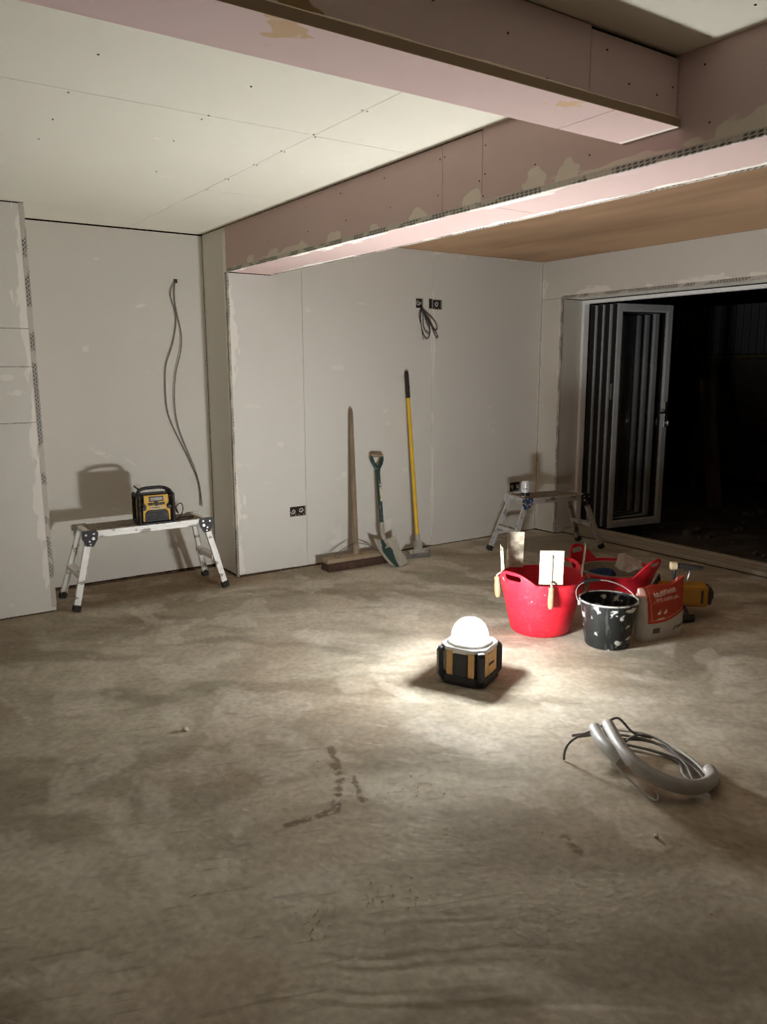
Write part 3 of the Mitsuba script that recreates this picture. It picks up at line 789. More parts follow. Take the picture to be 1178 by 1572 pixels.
loops = [[(3.898, 5.165, 1.995), (3.898, 5.148, 1.982), (3.872, 5.135, 1.94), (3.872, 5.135, 1.878), (3.889, 5.138, 1.837), (3.907, 5.14, 1.749), (3.914, 5.14, 1.728)],
         [(3.896, 5.165, 1.995), (3.898, 5.145, 1.977), (3.882, 5.135, 1.92), (3.886, 5.135, 1.847), (3.913, 5.13, 1.754), (3.944, 5.13, 1.731), (3.967, 5.13, 1.761), (3.97, 5.13, 1.803), (3.94, 5.13, 1.854), (3.912, 5.13, 1.921), (3.898, 5.14, 1.977)],
         [(3.9, 5.14, 1.974), (3.899, 5.125, 1.879), (3.906, 5.125, 1.817), (3.944, 5.125, 1.776), (3.967, 5.125, 1.792), (3.956, 5.125, 1.849), (3.926, 5.13, 1.9), (3.902, 5.14, 1.972)],
         [(3.902, 5.14, 1.972), (3.953, 5.132, 1.891), (4.008, 5.135, 1.798), (4.05, 5.138, 1.741), (4.058, 5.138, 1.752), (4.015, 5.138, 1.809), (3.953, 5.135, 1.881), (3.905, 5.14, 1.97)],
         [(3.903, 5.14, 1.972), (3.939, 5.128, 1.911), (3.98, 5.13, 1.86), (4.015, 5.135, 1.814), (4.042, 5.135, 1.804), (4.049, 5.135, 1.826), (4.007, 5.13, 1.882), (3.932, 5.13, 1.937), (3.903, 5.14, 1.972)]]
for l in loops:
    add('hanging_cable__loop', tube(spline(l, 50), .0036, 7), 'm_cable_dark', True)
tag('hanging_cable', 'bundle of dark cable loops hanging from the single high socket box', 'cable')
WA = [(2.022, 5.567, 2.113), (2.018, 5.555, 2.110), (2.013, 5.546, 2.100), (1.987, 5.546, 2.057), (1.979, 5.546, 2.004), (2.003, 5.547, 1.915), (2.007, 5.548, 1.812), (1.964, 5.547, 1.643), (1.92, 5.546, 1.529), (1.906, 5.545, 1.369), (1.912, 5.545, 1.207), (1.957, 5.545, 1.065), (2.023, 5.545, .918), (2.076, 5.545, .794), (2.112, 5.545, .694), (2.127, 5.545, .594), (2.127, 5.545, .49)]
WB = [(2.030, 5.567, 2.116), (2.022, 5.555, 2.112), (2.016, 5.546, 2.104), (2.008, 5.544, 2.049), (2.008, 5.544, 1.96), (2.022, 5.542, 1.862), (2.040, 5.540, 1.76), (2.030, 5.54, 1.62), (1.990, 5.54, 1.483), (1.968, 5.54, 1.299), (1.974, 5.54, 1.149), (2.002, 5.538, 1.025), (2.049, 5.535, .893), (2.093, 5.535, .769), (2.123, 5.535, .645), (2.135, 5.535, .485)]
add('dangling_cable__strand', tube(spline(WA, 120), .0038, 7), 'm_cable_dim', True)
add('dangling_cable__strand', tube(spline(WB, 120), .0038, 7), 'm_cable_dim', True)
tag('dangling_cable', 'two thin grey cables dangling from a small hole in the alcove wall above the radio', 'cable')

# ------------------------------------------------------------ broom, shovel, floor scraper against the back wall
def wood(c0, c1):
    return proc(lambda p, n, uv: mix(c0, c1, fbm(p.x * 45, p.y * 45, p.z * 5, octaves=4)))


mat('m_broom_wood', wood(lin(108, 92, 74), lin(150, 132, 110)), 0.75)
mat('m_head_wood', wood(lin(134, 116, 96), lin(172, 154, 130)), 0.8)
mat('m_bristle', proc(lambda p, n, uv: mix(lin(56, 40, 32), lin(92, 68, 54), fbm(p.x * 90, p.y * 20, p.z * 8))), 0.9)
mat('m_wire', lin(120, 116, 110), 0.4, metallic=0.6)
mat('m_green', proc(lambda p, n, uv: mix(lin(34, 62, 58), lin(96, 108, 100), smoothstep(.62, .70, fbm(p.x * 60, p.y * 60, p.z * 40)))), 0.5)
mat('m_yellow_tube', proc(lambda p, n, uv: mix(lin(232, 188, 36), lin(206, 172, 64), fbm(p.x * 30, p.y * 30, p.z * 12))), 0.45)
mat('m_grip_black', lin(48, 42, 38), 0.8)
mat('m_dusty_steel', proc(lambda p, n, uv: mix(lin(146, 142, 132), lin(178, 172, 160), fbm(p.x * 30, p.y * 30, p.z * 30))), 0.8)
mat('m_dark_steel', proc(lambda p, n, uv: mix(lin(88, 86, 82), lin(128, 124, 116), fbm(p.x * 40, p.y * 40, p.z * 40))), 0.7)


def blade_green(p, n, uv):
    d = fbm(p.x * 16, p.z * 16, 2.0, octaves=4)
    core = smoothstep(.075, .02, dr.abs(p.x - 3.372 - .12 * (p.z - .12)) + .35 * dr.abs(p.z - .10)) * smoothstep(.28, .46, d + .12)
    c = mix(lin(160, 156, 144), lin(188, 183, 170), fbm(p.x * 50, p.z * 50, 1.0))
    return mix(c, lin(48, 74, 68), smoothstep(.35, .5, core))


mat('m_shovel_blade', proc(blade_green), 0.8)

# broom: head lying on its side of bristles, handle leaning to the wall
bh = np.array([3.175, 4.945, 0.0])
BA = -.028
Bp = lambda m: place(m, bh, BA)
add('broom__head', Bp(cbox(-.325, .325, -.050, .050, .058, .092, .006)), 'm_head_wood')
br = cbox(-.320, .320, -.058, .052, .001, .060, .004)
add('broom__bristles', Bp(br), 'm_bristle')
tf = []
r_ = np.random.default_rng(11)
for x in np.linspace(-.315, .315, 64):
    for y in (-.060, .054):
        tf.append(hull_pts([(x - .006, y * .8, .058), (x + .006, y * .8, .058), (x - .005, y * .8 + .01, .058), (x - .008 + r_.uniform(-.003, .003), y + r_.uniform(-.006, .002) * np.sign(y) * -1, .0005), (x + .008, y, .0005)]))
tag(add('broom__tuft', Bp(cat(*tf)), 'm_bristle'), kind='stuff')
hb, ht = np.array([3.140, 4.965, .085]), np.array([3.205, 5.128, 1.200])
pts = [hb + (ht - hb) * t for t in (0, .02, .5, .97, .99, 1)]
add('broom__handle', tube(pts, [.020, .020, .0185, .016, .012, .006], 14), 'm_broom_wood', 40)
add('broom__socket', tube([hb - (ht - hb) * .004, hb + (ht - hb) * .07], .024, 14), 'm_head_wood', 40)
for s in (-1, 1):
    for yy in (-.03, .03):
        a = hb + (ht - hb) * .085
        e = bh + np.array([-.035 + s * .20, yy, .092])
        add('broom__stay', tube(spline([a, (a + e) / 2 + [0, 0, .012], e], 12), .0028, 6), 'm_wire', True)
tag('broom', 'wide wooden broom with dark bristles leaning against the back wall', 'broom')

# shovel: the blade lies at an angle on the floor, the shaft stands steeper against the wall
tip, neck, top_ = np.array([3.388, 4.722, .006]), np.array([3.383, 4.955, .178]), np.array([3.424, 5.098, .822])


def sheet(X, Y, Z, t):
    n0, n1 = X.shape
    idx = np.arange(n0 * n1).reshape(n0, n1)
    f = np.concatenate([np.stack([idx[:-1, :-1], idx[1:, :-1], idx[1:, 1:]], -1).reshape(-1, 3), np.stack([idx[:-1, :-1], idx[1:, 1:], idx[:-1, 1:]], -1).reshape(-1, 3)])
    va = np.stack([X, Y, Z], -1).reshape(-1, 3)
    vb = va - [0, 0, t]
    N = len(va)
    loop = np.r_[idx[:, 0], idx[-1, 1:], idx[::-1, -1][1:], idx[0, ::-1][1:]]
    side = []
    for a, b in zip(loop[:-1], loop[1:]):
        side += [[a, b + N, b], [a, a + N, b + N]]
    return trimesh.Trimesh(np.vstack([va, vb]), np.vstack([f, f[:, ::-1] + N, side]), process=False)


def basis(p, q):
    ax = (q - p) / np.linalg.norm(q - p)
    sx = np.array([1, .05, 0]) - ax * (np.array([1, .05, 0]) @ ax)
    sx /= np.linalg.norm(sx)
    return sx, ax, np.cross(sx, ax)


bb, ss = basis(tip, neck), basis(neck, top_)
Lb, Ls = np.linalg.norm(neck - tip), np.linalg.norm(top_ - neck)
BLm = lambda m: axes(m, *bb, tip)
SHm = lambda m: axes(m, *ss, neck)
nu, nv = 21, 25
U, V = np.meshgrid(np.linspace(-1, 1, nu), np.linspace(0, 1, nv), indexing='ij')
wid = .084 + .024 * V
X_, Y_ = U * wid, V * (Lb - .005) + .030 * U ** 2 * (1 - V) ** 3
Z_ = .026 * U ** 2 * (.25 + .75 * V) - .016 * np.sin(V * np.pi) + .012 * np.clip(V - .90, 0, 1) / .10 * np.abs(U) ** 2
add('shovel__blade', BLm(sheet(X_, Y_, Z_, .003)), 'm_shovel_blade', 35)
add('shovel__socket', tube(spline([tip + (neck - tip) * .70 + bb[2] * .002, tip + (neck - tip) * .86 + bb[2] * .012, neck + (top_ - neck) * .05 + bb[2] * .006, neck + (top_ - neck) * .16, neck + (top_ - neck) * .20], 20), np.r_[np.linspace(.006, .018, 10), np.full(10, .018)], 12), 'm_dusty_steel', 40)
add('shovel__shaft', SHm(tube([(0, Ls * .19, 0), (0, Ls * .45, 0), (0, Ls * .70, 0), (0, Ls - .105, 0)], [.0160, .0170, .0175, .016], 14)), 'm_green', 40)
for s in (-1, 1):
    add('shovel__yoke', SHm(tube(spline([(s * .004, Ls - .125, 0), (s * .014, Ls - .095, 0), (s * .038, Ls - .060, 0), (s * .050, Ls - .022, 0), (s * .048, Ls, 0)], 24), [.016] * 12 + list(np.linspace(.0155, .012, 12)), 10, flat=(1, .8))), 'm_green', True)
add('shovel__grip', SHm(tube([(-.056, Ls, 0), (-.03, Ls + .002, 0), (.03, Ls + .002, 0), (.056, Ls, 0)], [.013, .0155, .0155, .013], 14)), 'm_head_wood', 40)
r_ = np.random.default_rng(4)
tag('shovel', 'short green D-handled shovel with a plaster-crusted blade leaning against the back wall', 'shovel')
flk = []
for k in range(30):
    b = trimesh.creation.icosphere(1, 1.0)
    b.vertices *= (r_.uniform(.003, .007), r_.uniform(.004, .014), .0020)
    a_ = r_.uniform(-.25, .25)
    b.apply_translation((.0172 * math.sin(a_), Ls * .45 + .14 * r_.random(), .0172 * math.cos(a_)))
    flk.append(b)
tag(add('shovel__plaster_flakes', SHm(cat(*flk)), 'm_pale_plate'), kind='stuff')

# floor scraper
sb, stp = np.array([3.668, 4.862, .0]), np.array([3.736, 5.130, 1.475])
hd = np.array([3.685, 4.905, .165])
ax2 = (stp - hd) / np.linalg.norm(stp - hd)
add('floor_scraper__pole', tube([hd, hd + ax2 * .02, hd + ax2 * (1.12 - .02), hd + ax2 * 1.12], [.0145, .0155, .0150, .0150], 14), 'm_yellow_tube', 40)
e = np.linalg.norm(stp - hd)
add('floor_scraper__grip', tube([hd + ax2 * (e - .215), hd + ax2 * (e - .205), hd + ax2 * (e - .03), hd + ax2 * (e - .008), stp], [.0155, .0175, .0175, .015, .007], 14), 'm_grip_black', 40)
add('floor_scraper__pole_end', tube([hd + ax2 * (1.10), hd + ax2 * (e - .213)], .0152, 14), 'm_yellow_tube', 40)
sx2 = np.array([1, -.06, 0.0])
sx2 = sx2 - ax2 * (sx2 @ ax2)
sx2 /= np.linalg.norm(sx2)
sn2 = np.cross(sx2, ax2)
F2 = lambda m: axes(m, sx2, ax2, sn2, hd - ax2 * .165)
add('floor_scraper__socket', F2(cat(hull_pts([(x, y, z) for y, w, d in ((.045, .034, .016), (.135, .028, .018)) for x in (-w, w) for z in (-d, d)]), tube([(0, .13, 0), (0, .185, 0)], .019, 14))), 'm_dusty_steel')
add('floor_scraper__blade_holder', F2(cbox(-.088, .088, .034, .070, -.014, .016, .005)), 'm_dusty_steel')
add('floor_scraper__blade', F2(cbox(-.112, .112, .000, .052, -.002, .004, .001)), 'm_dark_steel')
for s in (-1, 1):
    add('floor_scraper__bolt', F2(cat(axes(trimesh.creation.cylinder(.007, .010, sections=6), (1, 0, 0), (0, 1, 0), (0, 0, 1), (s * .062, .052, .018)))), 'm_dark_steel')
tag('floor_scraper', 'long-handled floor scraper with yellow pole and black grip against the wall', 'scraper')


# ------------------------------------------------------------ tubs and buckets
def tub(name, cx, cy, rz, bsdf, rt=.235, rb=.168, h=.285, hh=.075, label=''):
    n = 96
    th = .006
    def prof(z, off):
        t = z / h
        return rb + (rt - rb) * t + .006 * t * t - off
    zs = np.linspace(0, h + hh + .02, 14)
    outer = lathe([(0, 0), (prof(0, .012), 0)] + [(prof(z, 0), z) for z in zs[1:]] + [(0, zs[-1])], n)
    outer = lathe([(0, 0), (rb - .014, 0), (rb - .003, .008)] + [(prof(z, 0), z) for z in np.linspace(.02, h + hh + .02, 14)] + [(0, h + hh + .02)], n)
    inner = lathe([(0, .008), (rb - .02, .008)] + [(prof(z, th), z) for z in np.linspace(.02, h + hh + .04, 14)] + [(0, h + hh + .04)], n)
    shell = to_man(outer) - to_man(inner)
    v = np.linspace(-.135, .135, 41)
    arch = h + hh * np.clip(1 - (np.abs(v) / .135) ** 2.6, 0, 1) ** 1.1
    poly = sg.Polygon([(-.40, -.05), (.40, -.05), (.40, h), (.135, h)] + list(zip(v[::-1], arch[::-1])) + [(-.135, h), (-.40, h)])
    keep = axes(extrude(poly, 1.2), (0, 1, 0), (0, 0, 1), (1, 0, 0), (-.6, 0, 0))
    slot = sg.LineString([(-.042, h + hh - .032), (.042, h + hh - .032)]).buffer(.016)
    hole = axes(extrude(slot, 1.2), (0, 1, 0), (0, 0, 1), (1, 0, 0), (-.6, 0, 0))
    man = (shell ^ to_man(keep)) - to_man(hole)
    add(name + '__body', place(from_man(man), (cx, cy, 0), rz), bsdf, 35)
    # thickened lip, following the rim and over the handles
    for s in (-1, 1):
        q = []
        for vv in np.linspace(-.150, .150, 40):
            zz = h + hh * max(0, 1 - (abs(vv) / .135) ** 2.6) ** 1.1 if abs(vv) < .135 else h
            R = prof(zz, .002)
            q.append((s * math.sqrt(max(R * R - vv * vv, 1e-6)), vv, zz))
        add(name + '__handle_lip', place(tube(q, .0062, 8), (cx, cy, 0), rz), bsdf, True)
        R = prof(h, .002)
        a0, a1 = math.asin(.150 / R), math.pi - math.asin(.150 / R)
        q = [(R * math.cos(a), s * R * math.sin(a), h) for a in np.linspace(a0, a1, 48)]
        add(name + '__rim', place(tube(q, .0062, 8), (cx, cy, 0), rz), bsdf, True)
    return prof


def red_tub(cx, cy, seed, amt):
    def fn(p, n, uv):
        c = mix(lin(208, 26, 46), lin(222, 40, 58), fbm(p.x * 12, p.y * 12, p.z * 20))
        sp = smoothstep(amt, amt + .03, fbm(p.x * 34 + seed, p.y * 34, p.z * 22, octaves=4) + .16 * smoothstep(.15, .27, p.z) * smoothstep(cx + .1, cx - .2, p.x) - .05)
        dust = smoothstep(.55, .75, fbm(p.x * 60, p.y * 60, p.z * 60)) * .04
        return mix(mix(c, lin(236, 190, 188), dust), lin(240, 226, 222), sp)
    return proc(fn)


mat('m_red_tub', red_tub(3.25, 3.09, 3.0, .83), 0.42, spec=0.5)
mat('m_red_tub_far', red_tub(3.9, 3.1, 9.0, .88), 0.45, spec=0.5)
T1 = (3.208, 3.080)
RIM = .320
prof1 = tub('red_tub', T1[0], T1[1], math.radians(184), 'm_red_tub', h=RIM, hh=.062)
for k in range(7):                                       # moulded measuring marks
    z = .115 + k * .020
    a = math.radians(229)
    R = prof1(z, 0)
    pts = [(T1[0] + R * math.cos(t), T1[1] + R * math.sin(t), z) for t in np.linspace(a - .12, a + .12, 8)]
    add('red_tub__measure_mark', tube(pts, .0022, 6), 'm_red_tub', True)
tag('red_tub', 'bright red flexible tub full of upright trowels beside the glowing work light', 'tub')
T2 = (3.900, 3.130)
tub('red_tub_001', T2[0], T2[1], math.radians(-82), 'm_red_tub_far', rt=.250, rb=.178, h=.252, hh=.105)
tag('red_tub_001', 'darker red flexible tub behind the trowels, holding a bucket and a plastic bag', 'tub')
mat('m_bucket_grey', lin(150, 138, 120), 0.6)
nb = lathe([(0, .010), (.150, .010), (.198, .232), (.205, .232), (.205, .240), (.190, .240), (.188, .228), (.142, .018), (0, .018)], 56)
add('nested_bucket__body', place(nb, (T2[0] - .010, T2[1] - .005, .012)), 'm_bucket_grey', 35)
tag('nested_bucket', 'grey-rimmed bucket standing inside the darker red tub', 'bucket')
mat('m_blue_cloth', lin(30, 52, 92), 0.8)
bc = trimesh.creation.icosphere(4, 1.0)
bc.vertices *= [.095, .085, .05]
bc.vertices += bc.vertex_normals * ((meshkit.fbm(bc.vertices * 26, 3) - .5) * .05)[:, None]
bc.apply_translation((T2[0] - .04, T2[1] + .055, .195))
add('blue_cloth', bc, 'm_blue_cloth', 30)
tag('blue_cloth', 'crumpled dark blue cloth in the grey-rimmed bucket', 'cloth')
# crumpled clear plastic bag
scene['m_plastic_bag'] = {'type': 'principledthin', 'base_color': rgb(lin(228, 224, 216)), 'roughness': .35, 'spec_trans': .05, 'diff_trans': .6}
def crumple(pts, n, r, seed):
    """A faceted fold of plastic film: a hull of jittered points around a few key points."""
    g = np.random.default_rng(seed)
    p = np.asarray(pts, float)
    w = g.dirichlet(np.full(len(p), .55), n)
    m = hull_pts(np.vstack([p, w @ p + g.normal(0, r, (n, 3))]))
    m = m.subdivide().subdivide()
    m.vertices += m.vertex_normals * ((meshkit.fbm(m.vertices * 55 + seed, 2) - .5) * .020)[:, None]
    return m


pb = cat(crumple([(-.075, -.01, -.01), (-.055, .035, .085), (-.03, .0, .09), (.0, .05, .0), (-.01, -.07, -.02), (-.06, .05, .0)], 14, .006, 1),
         crumple([(-.035, .035, .080), (-.015, .02, .085), (.055, -.035, .045), (.07, .01, .0), (.0, .05, .03), (.01, -.05, -.02)], 14, .006, 2),
         crumple([(.02, -.03, .01), (.085, -.045, .035), (.105, -.03, -.01), (.07, .03, .01), (.03, .04, .03), (.05, -.07, -.02)], 14, .006, 3),
         crumple([(-.06, -.055, -.02), (-.01, -.085, .01), (.05, -.085, .005), (.0, -.02, .04), (-.05, .0, .0)], 12, .006, 4))
pb.apply_translation((T2[0] + .050, T2[1] - .070, .268))
add('plastic_bag', pb, 'm_plastic_bag', False)
tag('plastic_bag', 'crumpled translucent plastic bag spilling from the darker red tub', 'plastic bag')
# dark offcut standing on the floor beyond the tub
oc = cat(hull_pts([(0, 0, 0), (.09, -.02, 0), (.02, .05, 0), (.05, -.01, .13), (.06, .0, .12), (.02, .02, .05)]), hull_pts([(.02, -.01, .03), (-.05, -.02, .035), (-.03, .03, .025), (.03, .0, .06)]))
add('dark_offcut', place(oc, (4.38, 3.18, .0)), 'm_black_plastic')
tag('dark_offcut', 'small pointed dark plastic scrap on the floor behind the darker red tub', 'scrap')

# black bucket
def splash(p, n, uv):
    c = mix(lin(22, 25, 25), lin(38, 41, 41), fbm(p.x * 30, p.y * 30, p.z * 10))
    s = smoothstep(.70, .72, fbm(p.x * 27 + 4 + .9 * fbm(p.x * 60, p.y * 60, p.z * 60), p.y * 27 + .9 * fbm(p.z * 50, p.x * 50, p.y * 50), p.z * 22, octaves=5) + .07 * smoothstep(.2, .05, dr.abs(p.z - .15)))
    drip = smoothstep(.60, .66, fbm(p.x * 46, p.y * 46, p.z * 5)) * .35
    return mix(mix(c, lin(104, 106, 102), drip), lin(222, 222, 216), s)


mat('m_black_bucket', proc(splash), 0.45, spec=0.45)
mat('m_dirty_rim', proc(lambda p, n, uv: mix(lin(92, 94, 92), lin(206, 206, 200), smoothstep(.35, .55, fbm(p.x * 30, p.y * 30, 3.0)))), 0.6)
B1 = (3.334, 2.695)
bk = lathe([(0, .0), (.112, .0), (.117, .006), (.150, .225), (.153, .226), (.157, .252), (.149, .256), (.147, .236), (.113, .012), (0, .010)], 64)
add('black_bucket__body', place(bk, (B1[0], B1[1], 0.001)), 'm_black_bucket', 30)
q = [(B1[0] + .1555 * math.cos(t), B1[1] + .1555 * math.sin(t), .256) for t in np.linspace(0, 2 * math.pi, 65)]
add('black_bucket__rim', tube(q, .0055, 8), 'm_dirty_rim', True)
hd_ = np.array([math.cos(math.radians(-36)), math.sin(math.radians(-36)), 0])     # pivots left and right of the bucket in the photo
bk_ = np.array([-hd_[1], hd_[0], 0])
C0 = np.array([B1[0], B1[1], .235])
pv = [C0 - hd_ * .160, C0 + hd_ * .160]
arc = []
for t in np.linspace(0, math.pi, 41):
    arc.append(C0 - hd_ * .162 * math.cos(t) + (bk_ * .085 - hd_ * .045 + np.array([0, 0, .105])) * math.sin(t) ** .8)
add('black_bucket__bail', tube(arc, .0028, 7), 'm_rivet', True)
g = [C0 - hd_ * .162 * math.cos(t) + (bk_ * .085 - hd_ * .045 + np.array([0, 0, .105])) * math.sin(t) ** .8 for t in np.linspace(1.02, 1.62, 8)]
add('black_bucket__grip', tube(g, .010, 10), 'm_black_plastic', 40)
for s, p in zip((-1, 1), pv):
    c = trimesh.creation.cylinder(.014, .012, sections=16)
    add('black_bucket__lug', axes(c, bk_, (0, 0, 1), hd_ * s, p), 'm_dirty_rim', 40)
tag('black_bucket', 'black builders bucket splashed with white plaster, wire handle raised', 'bucket')

# ------------------------------------------------------------ trowels hung around the red tub's rim
mat('m_trowel_blade', proc(lambda p, n, uv: mix(lin(196, 186, 166), lin(164, 152, 132), smoothstep(.45, .7, fbm(p.x * 36, p.y * 36, p.z * 36)))), 0.7, spec=0.3)
mat('m_trowel_handle', proc(lambda p, n, uv: mix(lin(182, 142, 108), lin(152, 114, 86), fbm(p.x * 50, p.y * 50, p.z * 20))), 0.7)


def trowel(name, ang, face, z0, w, h, label, tilt=.06, roll=.0):
    """Blade standing just inside the rim with its flat side towards face, handle hanging outside below the rim."""
    a, fa = math.radians(ang), math.radians(face)
    R = prof1(RIM, 0)
    fo = np.array([math.cos(fa), math.sin(fa), 0])
    tan = np.array([-math.sin(fa), math.cos(fa), 0])
    upv = np.array([0, 0, 1.0]) + fo * tilt + tan * roll
    upv /= np.linalg.norm(upv)
    tan = tan - upv * (tan @ upv)
    tan /= np.linalg.norm(tan)
    out = np.cross(tan, upv)
    if out @ fo < 0:
        out, tan = -out, -tan
    O = np.array([T1[0], T1[1], 0]) + (R - .016) * np.array([math.cos(a), math.sin(a), 0]) + [0, 0, z0]
    Mx = lambda m: axes(m, tan, upv, out, O)
    sg_ = 1 if fo @ [math.cos(a), math.sin(a), 0] > 0 else -1      # the handle always hangs outside the rim
    fl = lambda m: Mx(m if sg_ > 0 else axes(m, (-1, 0, 0), (0, 1, 0), (0, 0, -1)))
    add(name + '__blade', Mx(cbox(-w / 2, w / 2, 0, h, -.0008, .0008, .0003)), 'm_trowel_blade')
    add(name + '__tang', fl(cat(cbox(-.005, .005, h * .04, h * .86, .0006, .009, .002), tube([(0, h * .10, .004), (0, h * .07, .022), (0, .004, .034), (0, -.02, .036)], [.005, .0055, .006, .006], 8))), 'm_trowel_blade')
    hp = lathe([(0, 0), (.013, .0), (.0155, .008), (.0135, .022), (.0165, .055), (.0175, .085), (.0155, .112), (.010, .124), (0, .126)], 16)
    add(name + '__handle', fl(axes(hp, (1, 0, 0), (0, 0, 1), (0, -1, 0), (0, -.004, .036))), 'm_trowel_handle', 40)
    tag(name, label, 'trowel')


trowel('trowel', 237, 231, RIM + .012, .130, .196, 'trowel at the front of the red tub with a wooden handle hanging outside', .10, .0)
trowel('trowel_001', 89, 238, RIM + .004, .100, .215, 'tall trowel standing at the far side of the red tub', -.04, .03)
trowel('trowel_002', 150, 146, RIM + .012, .110, .170, 'trowel seen edge-on at the left of the red tub, pale wooden handle outside', .07, .0)
trowel('trowel_003', 318, 314, RIM + .012, .110, .185, 'trowel seen edge-on at the right of the red tub behind the bucket', .08, .0)
dk = trimesh.creation.icosphere(4, 1.0)
dk.vertices *= [.12, .10, .07]
dk.vertices += dk.vertex_normals * ((meshkit.fbm(dk.vertices * 20, 3, 5) - .5) * .07)[:, None]
dk.apply_translation((T1[0] + .01, T1[1] + .02, .115))
mat('m_dark_cloth', lin(40, 40, 44), 0.9)
add('dark_cloth', dk, 'm_dark_cloth', 30)
tag('dark_cloth', 'dark bundled cloth among the trowels inside the red tub', 'cloth')

# ------------------------------------------------------------ bag of plaster
GX, GY, GW, GH, GT, GR = 3.672, 2.614, .172, .297, .062, -.105


def bag_half(x, z):
    """Half thickness of the bag at x (from its middle) and z."""
    u, w = np.clip(np.abs(x) / GW, 0, 1), np.clip(z / GH, 0, 1)
    side = (1 - u ** 3.2) ** .55
    topz = np.clip((1.02 - w) / .30, 0, 1) ** .6
    low = .82 + .18 * np.sin(np.clip(w * 1.6, 0, 1) * math.pi)
    return GT * side * topz * low + .004


def bag_surface(x, z, s):
    pq = np.stack([x * 9, z * 9, np.full_like(x, s * 3.0)], -1)
    return s * bag_half(x, z) + .010 * (meshkit.fbm(pq, 3, 8) - .5) + .010 * np.sin(x * 9 + z * 7) * np.clip(z / GH - .3, 0, 1)


nx, nz = 61, 45
gu, gz_ = np.meshgrid(np.linspace(-1, 1, nx), np.linspace(0, 1, nz), indexing='ij')
topline = GH * (1.0 + .045 * np.cos(gu * math.pi * 1.5) * 0 + .10 * np.clip((gu - .45) / .55, 0, 1) ** 1.5 + .02 * np.clip((-gu - .6) / .4, 0, 1) - .018 * np.sin(gu * 5))
bx_ = gu * GW * (1 + .03 * np.sin(gz_ * 5) + .02 * (gz_ < .15))
bz_ = gz_ * topline
vf = np.stack([bx_, bag_surface(bx_, np.minimum(bz_, GH), -1.0), bz_], -1).reshape(-1, 3)
vb = np.stack([bx_, bag_surface(bx_, np.minimum(bz_, GH), 1.0), bz_], -1).reshape(-1, 3)
ii = np.arange(nx * nz).reshape(nx, nz)
ff = np.concatenate([np.stack([ii[:-1, :-1], ii[1:, :-1], ii[1:, 1:]], -1).reshape(-1, 3), np.stack([ii[:-1, :-1], ii[1:, 1:], ii[:-1, 1:]], -1).reshape(-1, 3)])
N = nx * nz
lp = np.r_[ii[:, 0], ii[-1, 1:], ii[::-1, -1][1:], ii[0, ::-1][1:]]
sd = []
for a, b in zip(lp[:-1], lp[1:]):
    sd += [[a, b + N, b], [a, a + N, b + N]]
bagm = trimesh.Trimesh(np.vstack([vf, vb]), np.vstack([ff, ff[:, ::-1] + N, sd]), process=False)
bagm = place(bagm, (GX, GY, .001), GR)


def bag_paper(p, n, uv):
    x, z = (p.x - GX) * math.cos(GR) + (p.y - GY) * math.sin(GR), p.z
    low = .105 + .10 * (x + .12) * dr.abs(x + .12) * 1.2 + .035 * smoothstep(-.05, .2, x)
    red = smoothstep(low - .001, low + .001, z) * smoothstep(-.137, -.135, x)
    d = dr.minimum(dr.abs(z - low - .016), dr.abs(x + .114))
    line = smoothstep(.0030, .0018, d) * smoothstep(low + .013, low + .014, z) * smoothstep(-.117, -.115, x)
    line = dr.maximum(line, smoothstep(.0022, .0012, dr.abs(z - .222 - .02 * x)) * smoothstep(-.10, -.098, x) * smoothstep(.125, .123, x))
    paper = mix(lin(190, 184, 174), lin(206, 200, 190), fbm(x * 20, z * 20, 1.0))
    ink = mix(lin(196, 74, 52), lin(176, 62, 46), fbm(x * 14, z * 14, 4.0))
    c = mix(paper, mix(ink, lin(224, 150, 128), line), red)
    return c


mat('m_bag', proc(bag_paper), 0.6, spec=0.35)
mat('m_bag_print', lin(236, 214, 200), 0.6)
mat('m_bag_ink', lin(92, 88, 84), 0.6)
mat('m_bag_corner', proc(lambda p, n, uv: mix(lin(232, 150, 130), lin(244, 214, 204), fbm(p.x * 60, p.y * 60, p.z * 40))), 0.6)
add('plaster_bag__sack', bagm, 'm_bag', 40)


def on_bag(m, x0, z0, slope=0.0):
    """Lays flat lettering (xy plane) on the front of the bag."""
    v = np.array(m.vertices)
    x, z = x0 + v[:, 0], z0 + v[:, 1] + slope * v[:, 0]
    y = bag_surface(x, np.minimum(z, GH), -1.0) - .0008 - v[:, 2]
    q = m.copy()
    q.vertices = np.stack([x, y, z], -1)
    return place(q, (GX, GY, .001), GR)


def word(s, h, w=None):
    m = meshkit.text_mesh(s, h, .0010, bold=True)
    m.apply_translation((-m.bounds[0][0], 0, 0))
    if w:
        m.vertices[:, 0] *= w / m.bounds[1][0]
    return m.subdivide_to_size(.012) if False else m


